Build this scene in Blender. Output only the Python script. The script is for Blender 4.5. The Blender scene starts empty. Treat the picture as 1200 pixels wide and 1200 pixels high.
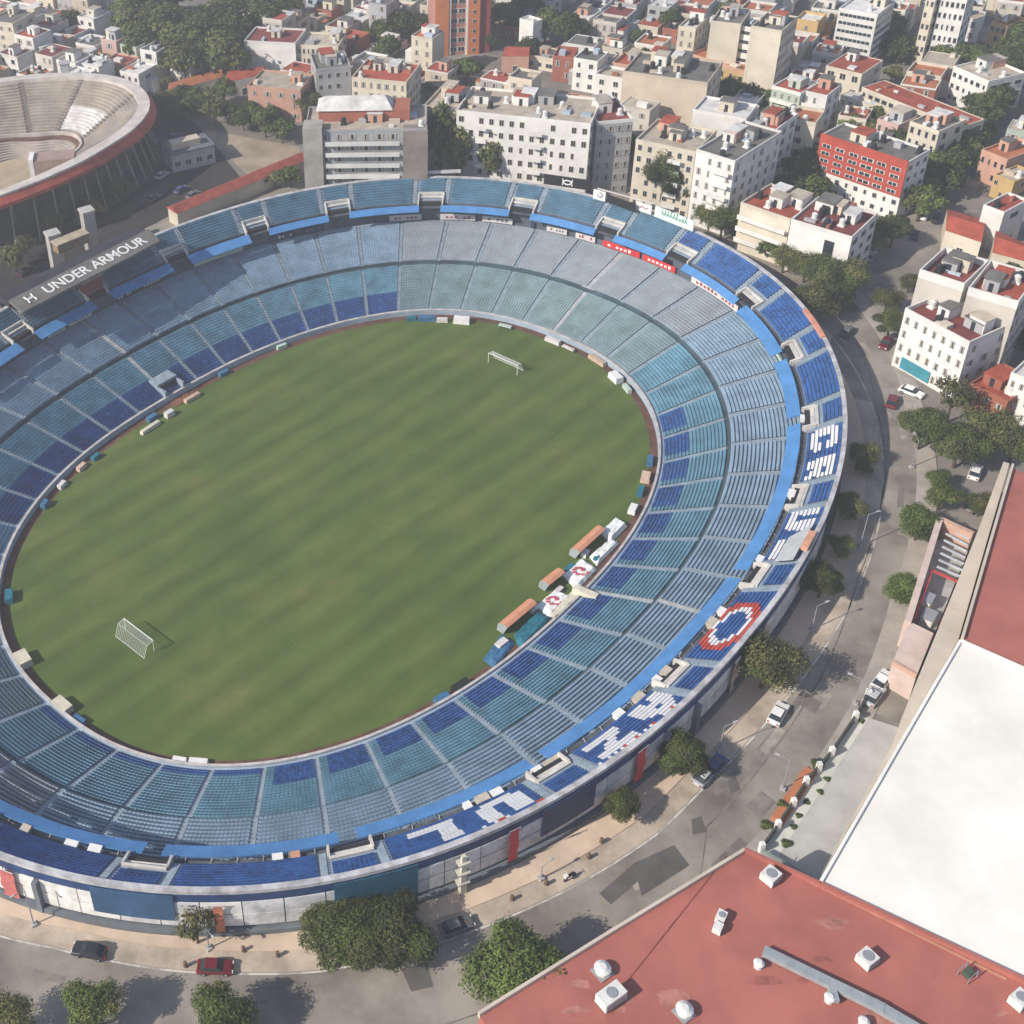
SUN_STRENGTH, SKY_STRENGTH, EXPOSURE, HAZE = 5.0, .13, .50, .0007
import bpy, bmesh, math, random
import numpy as np
from mathutils import Matrix, Vector
random.seed(7); rng = np.random.default_rng(11)
R = math.radians
sc = bpy.context.scene
COL = sc.collection

# ------------------------------------------------------------------ camera (measured from the picture)
F, TH, CH, ROLL = 1490.48, 0.585175, 156.35, -0.0803145
PX, PY = 299.49, 395.40
GZ = 9.0                                   # street level; the pitch lies 9 m lower
cT, sT, cR, sR = math.cos(TH), math.sin(TH), math.cos(ROLL), math.sin(ROLL)
cam = bpy.data.cameras.new('camera'); co = bpy.data.objects.new('camera', cam); COL.objects.link(co)
Xc = Vector((1, 0, 0)); Dc = Vector((0, -sT, -cT)); Fc = Vector((0, cT, -sT))
Rt = Xc*cR - Dc*sR; Up = -(Xc*sR + Dc*cR); Bk = -Fc
m = Matrix(((Rt.x, Up.x, Bk.x, 0), (Rt.y, Up.y, Bk.y, 0), (Rt.z, Up.z, Bk.z, CH), (0, 0, 0, 1)))
co.matrix_world = m
cam.sensor_width = 36; cam.lens = 36*F/1200
cam.shift_x = (600-PX)/1200; cam.shift_y = -(600-PY)/1200
cam.clip_start = 1; cam.clip_end = 6000
sc.camera = co

def px(x, y, z=GZ):
    "the point at height z that the photograph shows at (x, y)"
    u, v = x-PX, y-PY
    X = cR*u + sR*v; Y = -sR*u + cR*v
    d = Vector((X, F*cT - Y*sT, -F*sT - Y*cT))
    return Vector((0, 0, CH)) + d*((z-CH)/d.z)
def pj(p):
    X, Y, Z = p[0], p[1], p[2]-CH
    d = Y*cT - Z*sT; v = Y*sT + Z*cT
    x = F*X/d; y = -F*v/d
    return PX + cR*x - sR*y, PY + sR*x + cR*y

# ------------------------------------------------------------------ light
SUN_AZ, SUN_EL = 202.0, 35.0               # direction towards the sun
sd = Vector((math.cos(R(SUN_AZ))*math.cos(R(SUN_EL)), math.sin(R(SUN_AZ))*math.cos(R(SUN_EL)), math.sin(R(SUN_EL))))
L = bpy.data.lights.new('sun', 'SUN'); L.energy = SUN_STRENGTH; L.angle = R(0.6); L.color = (1, .92, .80)
lo = bpy.data.objects.new('sun', L); COL.objects.link(lo); lo.rotation_euler = sd.to_track_quat('Z', 'Y').to_euler(); lo.location = (-200, 0, 300)
w = bpy.data.worlds.new('World'); sc.world = w; w.use_nodes = True
nt = w.node_tree; bg = nt.nodes['Background']
sky = nt.nodes.new('ShaderNodeTexSky'); sky.sky_type = 'NISHITA'; sky.sun_disc = False
sky.sun_elevation = R(SUN_EL); sky.sun_rotation = math.atan2(sd.x, sd.y) % (2*math.pi); sky.altitude = 2200
sky.dust_density = 3; sky.air_density = 1.2
nt.links.new(sky.outputs[0], bg.inputs[0]); bg.inputs[1].default_value = SKY_STRENGTH
sc.view_settings.view_transform = 'Standard'; sc.view_settings.look = 'None'
sc.view_settings.exposure = EXPOSURE; sc.view_settings.gamma = 1
sc.render.resolution_x = sc.render.resolution_y = 1024
sc.cycles.max_bounces = 5; sc.cycles.diffuse_bounces = 3; sc.cycles.volume_bounces = 0
sc.cycles.use_denoising = True

# ------------------------------------------------------------------ materials
MATS = {}
def s2l(c): return tuple((v/12.92 if v <= .04045 else ((v+.055)/1.055)**2.4) for v in c)
def mat(name, col, rough=.8, var=.18, scale=.6, col2=None, metal=0, rnd=.0, bump=0, detail=6, sharp=False):
    "principled surface whose colour is broken up by two octaves of noise"
    if name in MATS: return MATS[name]
    M = bpy.data.materials.new(name); M.use_nodes = True; t = M.node_tree; N, K = t.nodes, t.links
    b = N['Principled BSDF']; b.inputs['Roughness'].default_value = rough; b.inputs['Metallic'].default_value = metal
    b.inputs['Specular IOR Level'].default_value = .3
    tc = N.new('ShaderNodeTexCoord'); nz = N.new('ShaderNodeTexNoise'); nz.inputs['Scale'].default_value = scale; nz.inputs['Detail'].default_value = detail; nz.inputs['Roughness'].default_value = .65
    K.new(tc.outputs['Object'], nz.inputs['Vector'])
    rp = N.new('ShaderNodeValToRGB'); K.new(nz.outputs[0], rp.inputs[0])
    c2 = col2 or tuple(max(0, v*(1-var*1.6)) for v in col); c1 = tuple(v*(1+var*.5) for v in col) if not col2 else col
    rp.color_ramp.elements[0].color = (*c2, 1); rp.color_ramp.elements[1].color = (*c1, 1)
    rp.color_ramp.elements[0].position = .45 if sharp else .3; rp.color_ramp.elements[1].position = .55 if sharp else .65
    out = rp.outputs[0]
    if rnd:
        oi = N.new('ShaderNodeObjectInfo'); hs = N.new('ShaderNodeHueSaturation'); mr = N.new('ShaderNodeMapRange')
        mr.inputs[3].default_value = 1-rnd; mr.inputs[4].default_value = 1+rnd
        K.new(oi.outputs['Random'], mr.inputs[0]); K.new(mr.outputs[0], hs.inputs['Value']); K.new(out, hs.inputs['Color']); out = hs.outputs[0]
    K.new(out, b.inputs['Base Color'])
    if bump:
        bp_ = N.new('ShaderNodeBump'); bp_.inputs['Strength'].default_value = bump; bp_.inputs['Distance'].default_value = .1
        n2 = N.new('ShaderNodeTexNoise'); n2.inputs['Scale'].default_value = scale*8; K.new(tc.outputs['Object'], n2.inputs['Vector'])
        K.new(n2.outputs[0], bp_.inputs['Height']); K.new(bp_.outputs[0], b.inputs['Normal'])
    MATS[name] = M; return M
def leafmat(name, col, rnd=.25):
    if name in MATS: return MATS[name]
    M = bpy.data.materials.new(name); M.use_nodes = True; t = M.node_tree; N, K = t.nodes, t.links
    b = N['Principled BSDF']; b.inputs['Roughness'].default_value = .65; b.inputs['Specular IOR Level'].default_value = .2
    tc = N.new('ShaderNodeTexCoord'); nz = N.new('ShaderNodeTexNoise'); nz.inputs['Scale'].default_value = 1.3; K.new(tc.outputs['Object'], nz.inputs['Vector'])
    rp = N.new('ShaderNodeValToRGB'); K.new(nz.outputs[0], rp.inputs[0])
    rp.color_ramp.elements[0].color = (*[v*.6 for v in col], 1); rp.color_ramp.elements[1].color = (*[v*1.35 for v in col], 1)
    rp.color_ramp.elements[0].position = .3; rp.color_ramp.elements[1].position = .7
    oi = N.new('ShaderNodeObjectInfo'); hs = N.new('ShaderNodeHueSaturation'); mr = N.new('ShaderNodeMapRange')
    mr.inputs[3].default_value = 1-rnd; mr.inputs[4].default_value = 1+rnd
    K.new(oi.outputs['Random'], mr.inputs[0]); K.new(mr.outputs[0], hs.inputs['Value']); K.new(rp.outputs[0], hs.inputs['Color'])
    K.new(hs.outputs[0], b.inputs['Base Color'])
    tr = N.new('ShaderNodeBsdfTranslucent'); K.new(hs.outputs[0], tr.inputs[0]); mx = N.new('ShaderNodeMixShader'); mx.inputs[0].default_value = .22
    K.new(b.outputs[0], mx.inputs[1]); K.new(tr.outputs[0], mx.inputs[2]); K.new(mx.outputs[0], N['Material Output'].inputs[0])
    MATS[name] = M; return M

CONC = mat('concrete', (.40, .39, .38), .9, .15, .5)
WHITE = mat('white_paint', (.72, .71, .69), .7, .1, .7)
GLASS = mat('window_glass', (.03, .04, .05), .15, .3, .4)
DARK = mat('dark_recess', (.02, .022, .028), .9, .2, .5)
METAL = mat('grey_metal', (.35, .36, .38), .5, .15, 1, metal=.3)
BLACK = mat('black_plastic', (.02, .02, .02), .5)

# ------------------------------------------------------------------ mesh helpers
class MB:
    "collects faces for ONE mesh object"
    def __init__(s): s.v = []; s.f = []; s.m = []
    def quad(s, a, b, c, d, mi=0):
        n = len(s.v); s.v += [tuple(a), tuple(b), tuple(c), tuple(d)]; s.f.append((n, n+1, n+2, n+3)); s.m.append(mi)
    def poly(s, pts, mi=0):
        n = len(s.v); s.v += [tuple(p) for p in pts]; s.f.append(tuple(range(n, n+len(pts)))); s.m.append(mi)
    def box(s, x0, y0, z0, x1, y1, z1, mi=0):
        s.prism([(x0, y0), (x1, y0), (x1, y1), (x0, y1)], z0, z1, mi)
    def prism(s, pts, z0, z1, mi=0, top=None, taper=1.0):
        n = len(s.v); k = len(pts)
        cx = sum(p[0] for p in pts)/k; cy = sum(p[1] for p in pts)/k
        s.v += [(p[0], p[1], z0) for p in pts] + [(cx+(p[0]-cx)*taper, cy+(p[1]-cy)*taper, z1) for p in pts]
        for i in range(k):
            j = (i+1) % k; s.f.append((n+i, n+j, n+k+j, n+k+i)); s.m.append(mi)
        s.f.append(tuple(n+k+i for i in range(k))); s.m.append(mi if top is None else top)
        s.f.append(tuple(n+k-1-i for i in range(k))[0:k] if False else tuple(n+i for i in reversed(range(k)))); s.m.append(mi)
    def cyl(s, x, y, z0, z1, r0, r1=None, k=10, mi=0):
        r1 = r0 if r1 is None else r1
        n = len(s.v)
        for z, r in ((z0, r0), (z1, r1)):
            s.v += [(x+r*math.cos(2*math.pi*i/k), y+r*math.sin(2*math.pi*i/k), z) for i in range(k)]
        for i in range(k):
            j = (i+1) % k; s.f.append((n+i, n+j, n+k+j, n+k+i)); s.m.append(mi)
        s.f.append(tuple(range(n+k, n+2*k))); s.m.append(mi); s.f.append(tuple(reversed(range(n, n+k)))); s.m.append(mi)
    def tube(s, a, b, r0, r1=None, k=6, mi=0):
        a, b = Vector(a), Vector(b); r1 = r0 if r1 is None else r1
        d = (b-a).normalized(); u = d.orthogonal().normalized(); w_ = d.cross(u); n = len(s.v)
        for p, r in ((a, r0), (b, r1)):
            s.v += [tuple(p + (u*math.cos(2*math.pi*i/k) + w_*math.sin(2*math.pi*i/k))*r) for i in range(k)]
        for i in range(k):
            j = (i+1) % k; s.f.append((n+i, n+j, n+k+j, n+k+i)); s.m.append(mi)
        s.f.append(tuple(range(n+k, n+2*k))); s.m.append(mi); s.f.append(tuple(reversed(range(n, n+k)))); s.m.append(mi)
    def mesh(s, name, mats, smooth=False):
        me = bpy.data.meshes.new(name); me.from_pydata(s.v, [], s.f)
        mats = mats if isinstance(mats, (list, tuple)) else [mats]
        for q in mats: me.materials.append(q)
        me.polygons.foreach_set('material_index', s.m)
        if smooth: me.polygons.foreach_set('use_smooth', [True]*len(s.f))
        me.update(); return me
    def build(s, name, mats, parent=None, smooth=False):
        return link(name, s.mesh(name, mats, smooth), parent)
def link(name, data, parent=None):
    o = bpy.data.objects.new(name, data); COL.objects.link(o)
    if parent is not None: o.parent = parent
    return o
def empty(name, loc, rz=0):
    o = bpy.data.objects.new(name, None); COL.objects.link(o); o.location = loc; o.rotation_euler = (0, 0, rz); o.empty_display_size = .5; return o
def tag(o, label, cat, group=None):
    o['label'] = label; o['category'] = cat
    if group: o['group'] = group
    return o
def struct(o): o['kind'] = 'structure'; return o
def kids(o): return [c for c in bpy.data.objects if c.parent == o]
KIDS = {}
def copy_tree(root, parent=None):
    c = root.copy(); COL.objects.link(c); c.parent = parent
    if root.name not in KIDS: KIDS[root.name] = kids(root)
    for k in KIDS[root.name]: copy_tree(k, c)
    return c
def loc2(origin, rz):
    "world -> local of a thing at origin turned by rz"
    c, s = math.cos(rz), math.sin(rz)
    return lambda p: ((p[0]-origin[0])*c + (p[1]-origin[1])*s, -(p[0]-origin[0])*s + (p[1]-origin[1])*c)
def inpoly(x, y, P):
    r = False; j = len(P)-1
    for i in range(len(P)):
        if (P[i][1] > y) != (P[j][1] > y) and x < (P[j][0]-P[i][0])*(y-P[i][1])/(P[j][1]-P[i][1]+1e-12)+P[i][0]: r = not r
        j = i
    return r
def text_mesh(s, size):
    cu = bpy.data.curves.new('txt', 'FONT'); cu.body = s; cu.size = size; cu.extrude = .03; cu.offset = .05; cu.align_x = 'CENTER'; cu.align_y = 'CENTER'
    o = bpy.data.objects.new('txt', cu); COL.objects.link(o); bpy.context.view_layer.update()
    me = bpy.data.meshes.new_from_object(o.evaluated_get(bpy.context.evaluated_depsgraph_get()))
    bpy.data.objects.remove(o); return me
# ================================================================== STADIUM
OX, OY, AZ = 14.0256, 182.5634, 0.741526
OA = (68.1885, 47.8015, 2.3267); OB = (100.0571, 79.2164, 2.221)
FA = [-0.485, -1.089, -1.564, 0.071, -0.834, 0.178, -0.226, 0.16, 0.165]
FB = [-0.07, -0.836, 0.621, -0.011, -0.375, 0.422, 0.299, -0.047, -0.293]
SG = np.linspace(0, 2*np.pi, 2881)
def oval(t):
    a, b, n = (OA[i]+t*(OB[i]-OA[i]) for i in range(3))
    c, s = np.cos(SG), np.sin(SG)
    B = np.stack([a*np.sign(c)*abs(c)**(2/n), b*np.sign(s)*abs(s)**(2/n)], 1)
    f = np.zeros_like(SG)
    for wt, q in ((1-t, FA), (t, FB)):
        v = q[0]+0*SG
        for k in range(1, 5): v = v+q[2*k-1]*np.cos(k*SG)+q[2*k]*np.sin(k*SG)
        f += wt*v
    B = B*(1+f/np.linalg.norm(B, axis=1))[:, None]
    ca, sa = math.cos(AZ), math.sin(AZ)
    return np.stack([OX+B[:, 0]*ca-B[:, 1]*sa, OY+B[:, 0]*sa+B[:, 1]*ca], 1)
_M = oval(.5); _L = np.concatenate([[0], np.cumsum(np.linalg.norm(np.diff(_M, axis=0), axis=1))]); UG = _L/_L[-1]
C0, C1 = oval(0.), oval(1.)
def P(u, t):
    "plan position: u runs round the bowl, t from field wall (0) to rim (1)"
    u = np.asarray(u, float) % 1
    i = [np.interp(u, UG, C[:, k]) for C in (C0, C1) for k in (0, 1)]
    return np.stack([i[0]+(i[2]-i[0])*t, i[1]+(i[3]-i[1])*t], -1)
def P3(u, t, z): q = P(u, t); return Vector((float(q[0]), float(q[1]), z))
def frame(u, t=.9):
    "tangent (increasing u) and outward direction"
    a, b = P(u-.0006, t), P(u+.0006, t); tn = Vector((*(b-a), 0)).normalized()
    o = Vector((*(P(u, 1.)-P(u, 0.)), 0)).normalized()
    n = Vector((tn.y, -tn.x, 0)); n = n if n.dot(o) > 0 else -n
    return tn, n
DEP = 32.5
def zl(t): return .9+(t-.02)/.36*4.3 if t < .39 else 6.0+(t-.405)/.395*2.8
def zu(t): return 13.7+(t-.80)/.175*3.4
NS = 480
UU = np.arange(NS)/NS
def ring(mb, prof, u0=0., u1=1., n=None, mi=0, closed=False, caps=False):
    "sweep a (t, z) profile round the bowl"
    full = abs(u1-u0) >= .9999
    n = n or max(2, int(round(abs(u1-u0)*NS)))
    us = u0+(u1-u0)*np.arange(n if full else n+1)/n
    base = len(mb.v); k = len(prof)
    pts = [P(us, t) for t, z in prof]
    for i in range(len(us)):
        for j, (t, z) in enumerate(prof): mb.v.append((float(pts[j][i, 0]), float(pts[j][i, 1]), z))
    for i in range(n):
        i2 = (i+1) % len(us)
        for j in range(k if closed else k-1):
            j2 = (j+1) % k
            mb.f.append((base+i*k+j, base+i2*k+j, base+i2*k+j2, base+i*k+j2)); mb.m.append(mi if not isinstance(mi, (list, tuple)) else mi[j])
    if closed and not full:
        for i in (0, len(us)-1):
            mb.f.append(tuple(base+i*k+j for j in range(k))); mb.m.append(mi if not isinstance(mi, (list, tuple)) else mi[0])
stad = empty('stadium', (0, 0, 0))
tag(stad, 'big oval football stadium with blue stands round a sunken green pitch', 'stadium')

M_tread = mat('stand_concrete', (.32, .39, .47), .9, .16, .25)
M_tread2 = mat('stand_concrete_upper', (.24, .30, .37), .9, .16, .25)
M_stair = mat('aisle_paint', (.25, .31, .37), .85, .2, .8)
M_blue = mat('seat_royal_blue', (.03, .10, .30), .5, .25, .35)
M_navy = mat('seat_navy', (.025, .07, .22), .5, .3, .35)
M_teal = mat('seat_faded_teal', (.11, .245, .335), .55, .25, .3)
M_grey = mat('seat_grey_green', (.16, .235, .26), .6, .2, .3)
M_lilac = mat('seat_faded_blue', (.21, .305, .41), .6, .22, .3)
M_upteal = mat('seat_dull_teal', (.06, .145, .225), .6, .25, .3)
M_wseat = mat('seat_white', (.68, .68, .70), .5, .1, .6)
M_red = mat('seat_red', (.50, .07, .05), .5, .2, .6)
M_pale = mat('seat_pale_grey', (.235, .27, .31), .6, .15, .3)
SEATM = [M_blue, M_navy, M_teal, M_grey, M_lilac, M_upteal, M_wseat, M_red, M_pale]
BLUE, NAVY, TEAL, GREY, LILAC, UPT, WHT, RED, PALE = range(9)

# --- terraces -----------------------------------------------------------
ROW_L = [.02+i*.36/17 for i in range(17)]; ROW_M = [.405+i*.395/17 for i in range(17)]; ROW_U = [.80+i*.175/9 for i in range(9)]
mb = MB(); prof = [(-.012, -.3), (-.012, 1.15), (.004, 1.15), (.004, .9), (.02, .9)]
for i, t in enumerate(ROW_L):
    prof += [(t, zl(t)), (t+.36/17, zl(t))]
prof += [(.38, 5.2)]
ring(mb, prof)
mb.build('lower_terrace', M_tread, stad)
mb = MB(); ring(mb, [(.38, 5.2), (.4051, 5.2), (.4051, 6.0)]); mb.build('gangway', mat('gangway_dark', (.06, .10, .13), .85, .3, .3), stad)
mb = MB(); prof = [(.4052, 6.0)]
for t in ROW_M: prof += [(t+.0001, zl(t)), (t+.395/17, zl(t))]
prof += [(.80, 8.8), (.82, 8.8)]
ring(mb, prof); mb.build('middle_terrace', M_tread, stad)
mb = MB(); ring(mb, [(.82, 8.8), (.82, 13.1), (.80, 13.1), (.80, 13.7)]); mb.build('rear_wall', mat('rear_wall', (.10, .12, .16), .85, .3, .3), stad)
mb = MB(); prof = []
for t in ROW_U: prof += [(t, zu(t)), (t+.175/9, zu(t))]
prof += [(.975, 17.2)]
ring(mb, prof); mb.build('upper_terrace', M_tread2, stad)
mb = MB(); ring(mb, [(-.011, 1.16), (-.011, 1.30), (.003, 1.30), (.003, 1.16)], closed=True)
mb.build('field_wall_coping', mat('coping', (.50, .46, .44), .85, .25, .6), stad)

# --- aisles and seats -----------------------------------------------------
WIDE = [.998, .7649, .2511]
AIS = [.998+i*(1.2511-.998)/13 for i in range(13)] + [.2511+i*(.7649-.2511)/25 for i in range(25)] + [.7649+i*(.998-.7649)/12 for i in range(12)]
AIS = sorted(a % 1 for a in AIS)
VOM = [.005, .044, .0832, .1235, .161, .2007, .2423, .2821, .325, .368, .41, .452, .492, .532, .5782, .6255, .6792, .7266, .7763, .8169, .8593, .8972, .933, .9708]
VW = .0052                                  # half width of an entrance in u (about 3 m at the rim)
WID = 475.5
def iswide(a): return min(abs((a-w_+.5) % 1-.5) for w_ in WIDE) < 1e-3
for a in AIS:
    hw = (1.5 if iswide(a) else .40)
    for nm, rows in (('lower_aisle', ROW_L), ('middle_aisle', ROW_M)):
        mb = MB()
        for t in rows:
            z = zl(t)
            tn, n = frame(a, t); q = P3(a, t, z)
            for k, (d0, hh) in enumerate(((.0, .06), (.34, .17)) if nm[0] == 'l' else ((.0, .06), (.37, .16))):
                c = q+n*(d0-.02); 
                pts = [c-tn*hw, c+tn*hw, c+tn*hw+n*.36, c-tn*hw+n*.36]
                mb.prism([(p.x, p.y) for p in pts], z-.2, z+hh)
        mb.build(nm, M_stair if not iswide(a) else mat('wide_aisle_paint', (.42, .43, .45), .85, .2, .8), stad)
for v in VOM:
    for s in (-1, 1):
        a = v+s*(VW+.0016); mb = MB()
        for t in ROW_U:
            z = zu(t); tn, n = frame(a, t); q = P3(a, t, z)
            for d0, hh in ((0, .12), (.29, .34)):
                c = q+n*d0; pts = [c-tn*.45, c+tn*.45, c+tn*.45+n*.31, c-tn*.45+n*.31]
                mb.prism([(p.x, p.y) for p in pts], z-.2, z+hh)
        mb.build('upper_aisle', M_stair, stad)

SEATPROF = np.array([(.12, .05), (.12, .34), (.48, .32), (.54, .54), (.60, .54), (.60, .05)])
def seats(name, u0, u1, rows, zf, colour, hole=None, gap=.0011, pitch=.56):
    vs = []; fs = []; ms = []; base = 0
    for r, t in enumerate(rows):
        segs = [(u0+gap, u1-gap)] if hole is None else [(a, b) for a, b in hole(r) if b > a]
        for a, b in segs:
            ln = float(np.linalg.norm(P(a, t)-P(b, t)))
            n = max(1, int(ln/pitch)); ue = a+(b-a)*(np.arange(n)+.5)/n
            q = P(ue, t); q2 = P(ue+1e-4, t); o = P(ue, 1.)-P(ue, 0.)
            tn = q2-q; tn /= np.linalg.norm(tn, axis=1)[:, None]
            nn = np.stack([tn[:, 1], -tn[:, 0]], 1); sg = np.sign((nn*o).sum(1)); nn *= sg[:, None]
            z = zf(t); hw = .27 if t > .79 else .25
            V = np.zeros((n, 2, 6, 3))
            for e, sgn in enumerate((-1, 1)):
                for k in range(6):
                    V[:, e, k, :2] = q+tn*hw*sgn+nn*SEATPROF[k, 0]*(.92 if t < .79 else .88); V[:, e, k, 2] = z+SEATPROF[k, 1]
            vs.append(V.reshape(-1, 3))
            idx = base+np.arange(n)*12
            f = np.stack([np.stack([idx+k, idx+6+k, idx+6+k+1, idx+k+1], 1) for k in range(5)], 1)
            fs.append(f.reshape(-1, 4)); 
            c = np.array([colour(float(uu), r, t, i, n, (u0+u1)/2) for i, uu in enumerate(ue)])
            ms.append(np.repeat(c, 5)); base += n*12
    if not vs: return
    um = (u0+u1)/2; fv = []; ff = []                       # unseen connecting strip, added to tie the rows of a section together
    for r in range(len(rows)-1):
        a, b = P(np.array([um-.00006, um+.00006]), rows[r]+.01), P(np.array([um-.00006, um+.00006]), rows[r+1]+.01); k = base+len(fv)
        fv += [(*a[0], zf(rows[r])+.14), (*a[1], zf(rows[r])+.14), (*b[1], zf(rows[r+1])+.14), (*b[0], zf(rows[r+1])+.14)]; ff.append((k, k+1, k+2, k+3))
    vs.append(np.array(fv)); fs.append(np.array(ff)); ms.append(np.full(len(ff), PALE))
    V = np.concatenate(vs); Fs = np.concatenate(fs); Ms = np.concatenate(ms).astype(np.int32)
    me = bpy.data.meshes.new(name)
    me.vertices.add(len(V)); me.vertices.foreach_set('co', V.ravel())
    me.loops.add(Fs.size); me.loops.foreach_set('vertex_index', Fs.ravel().astype(np.int32))
    me.polygons.add(len(Fs)); me.polygons.foreach_set('loop_start', np.arange(len(Fs), dtype=np.int32)*4)
    for q in SEATM: me.materials.append(q)
    me.polygons.foreach_set('material_index', Ms); me.update(calc_edges=True)
    link(name, me, stad)
def inr(u, a, b):
    u %= 1
    return a <= u <= b if a <= b else (u >= a or u <= b)
rnd = random.random
def col_low(u, r, t, i, n, um):
    u = um
    if inr(u, .945, .0935): return GREY
    if inr(u, .0935, .365) and r < 7: return NAVY if rnd() < .9 else BLUE
    if inr(u, .60, .90):
        if r < 7 and (i > n*.12): return BLUE if rnd() < .6 else NAVY
        return TEAL
    if inr(u, .50, .60): return BLUE if r < 2 else TEAL
    if inr(u, .40, .50): return GREY if rnd() < .9 else TEAL
    return TEAL
def col_mid(u, r, t, i, n, um):
    u = um
    if inr(u, .945, .0935): return PALE
    if inr(u, .47, .54): return PALE
    if inr(u, .0935, .33): return LILAC
    return LILAC
FONT = {'C': '01111110 11111111 11100111 11100000 11100111 11111111 01111110', 'R': '11111110 11111111 11100111 11111110 11111100 11101110 11100111',
        'U': '11100111 11100111 11100111 11100111 11100111 11111111 01111110', 'Z': '11111111 11111111 00011100 00111000 01110000 11111111 11111111',
        'A': '00111100 01111110 11100111 11111111 11111111 11100111 11100111', 'L': '11100000 11100000 11100000 11100000 11100000 11111111 11111111'}
FONT = {k: v.split() for k, v in FONT.items()}
LET = [('C', .8455), ('R', .8290), ('U', .8045), ('Z', .7880), ('A', .7130), ('Z', .6955), ('U', .6625), ('L', .6445)]
LW = .0120                                   # letter width in u
def col_up(u, r, t, i, n, um):
    u %= 1
    for ch, c in LET:
        x = (c+LW/2-u)/LW
        if 0 <= x < 1 and 1 <= r <= 7:
            row = FONT[ch][7-r]
            if row[int(x*8)] == '1': return WHT
    x, y = (u-.7510)/.0098, (r-3.7)/3.9
    d = x*x+y*y
    if abs(x) < 1.35 and inr(u, .735, .768):
        if .50 < d < .95: return WHT
        if .95 <= d < 1.75 and abs(x) < 1.15: return RED
        if d <= .5: return BLUE
    if r == 8 and inr(u, .655, .735) and rnd() < .6: return WHT if rnd() < .7 else RED
    if inr(um, .975, .34): return UPT
    return NAVY if rnd() < .15 else BLUE
for k, a in enumerate(AIS):
    b = AIS[(k+1) % len(AIS)]; b = b if b > a else b+1
    seats('lower_seating', a, b, ROW_L, zl, col_low)
    seats('middle_seating', a, b, ROW_M, zl, col_mid)
for k, v in enumerate(VOM):
    b = VOM[(k+1) % len(VOM)]; b = b if b > v else b+1
    seats('upper_seating', v+VW+.0016, b-VW-.0016, ROW_U, zu, col_up, gap=.0014)
    seats('upper_seating', v-VW, v+VW, ROW_U[4:], zu, col_up, gap=.0003)

# --- entrances in the upper deck (walls, lintel, dark stair well) ---------
M_portal = mat('portal_wall', (.55, .52, .48), .85, .2, .5)
for v in VOM:
    mb = MB(); tn, n = frame(v); TE = .862 if not .55 < v < .95 else .845
    for s in (-1, 1):
        a, b = P3(v+s*VW, .772, 0), P3(v+s*VW, TE, 0); w_ = tn*.16; k = len(mb.v)
        for p, zt in ((a, 14.2), (b, zu(TE)+.45)):
            for o_ in (-w_, w_): mb.v += [(p.x+o_.x, p.y+o_.y, 12.6), (p.x+o_.x, p.y+o_.y, zt)]
        mb.f += [(k, k+1, k+5, k+4), (k+2, k+6, k+7, k+3), (k+1, k+3, k+7, k+5), (k, k+2, k+3, k+1), (k+4, k+5, k+7, k+6)]; mb.m += [0]*5
    q0, q1 = P3(v-VW, TE, 0), P3(v+VW, TE, 0); w_ = n*.4
    mb.prism([(q0.x, q0.y), (q1.x, q1.y), (q1+w_).to_2d()[:], (q0+w_).to_2d()[:]], 13.9, zu(TE)+.5)
    a, b = P3(v-VW, TE-.027, 0), P3(v+VW, TE-.027, 0); w_ = n*.86
    mb.prism([a[:2], b[:2], (b+w_)[:2], (a+w_)[:2]], zu(TE)-.5, zu(TE)-.25)
    o = mb.build('entrance_portal', M_portal, stad)
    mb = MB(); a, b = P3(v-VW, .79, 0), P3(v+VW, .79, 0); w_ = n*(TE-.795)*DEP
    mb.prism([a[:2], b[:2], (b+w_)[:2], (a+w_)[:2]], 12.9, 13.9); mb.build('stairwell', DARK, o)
# --- blue canopy along the front of the upper deck ------------------------
M_can = mat('canopy_blue', (.075, .22, .47), .45, .16, .35)
for k, v in enumerate(VOM):
    b = VOM[(k+1) % len(VOM)]; b = b if b > v else b+1
    near = lambda q: .0 if any(abs(q % 1-k_) < .002 for k_ in (.7266, .8169, .492, .532)) else (.45 if .55 < q % 1 < .95 else .9)
    gv, gb = near(v), near(b)
    mb = MB(); ti = .722 if (v > .925 or v < .14) else .692
    ring(mb, [(ti, 12.75), (.764, 13.75), (.765, 13.58), (ti+.001, 12.6)], v+VW*gv, b-VW*gb, closed=True)
    c = mb.build('canopy', M_can, stad)
    mb = MB()
    for j in range(6):
        uu = v+VW+(b-v-2*VW)*(j+.5)/6; mb.tube(P3(uu, ti+.012, 12.65), P3(uu, .82, 11.9), .07); mb.tube(P3(uu, .755, 13.5), P3(uu, .815, 12.6), .07)
    mb.build('bracket', METAL, c)
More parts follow.
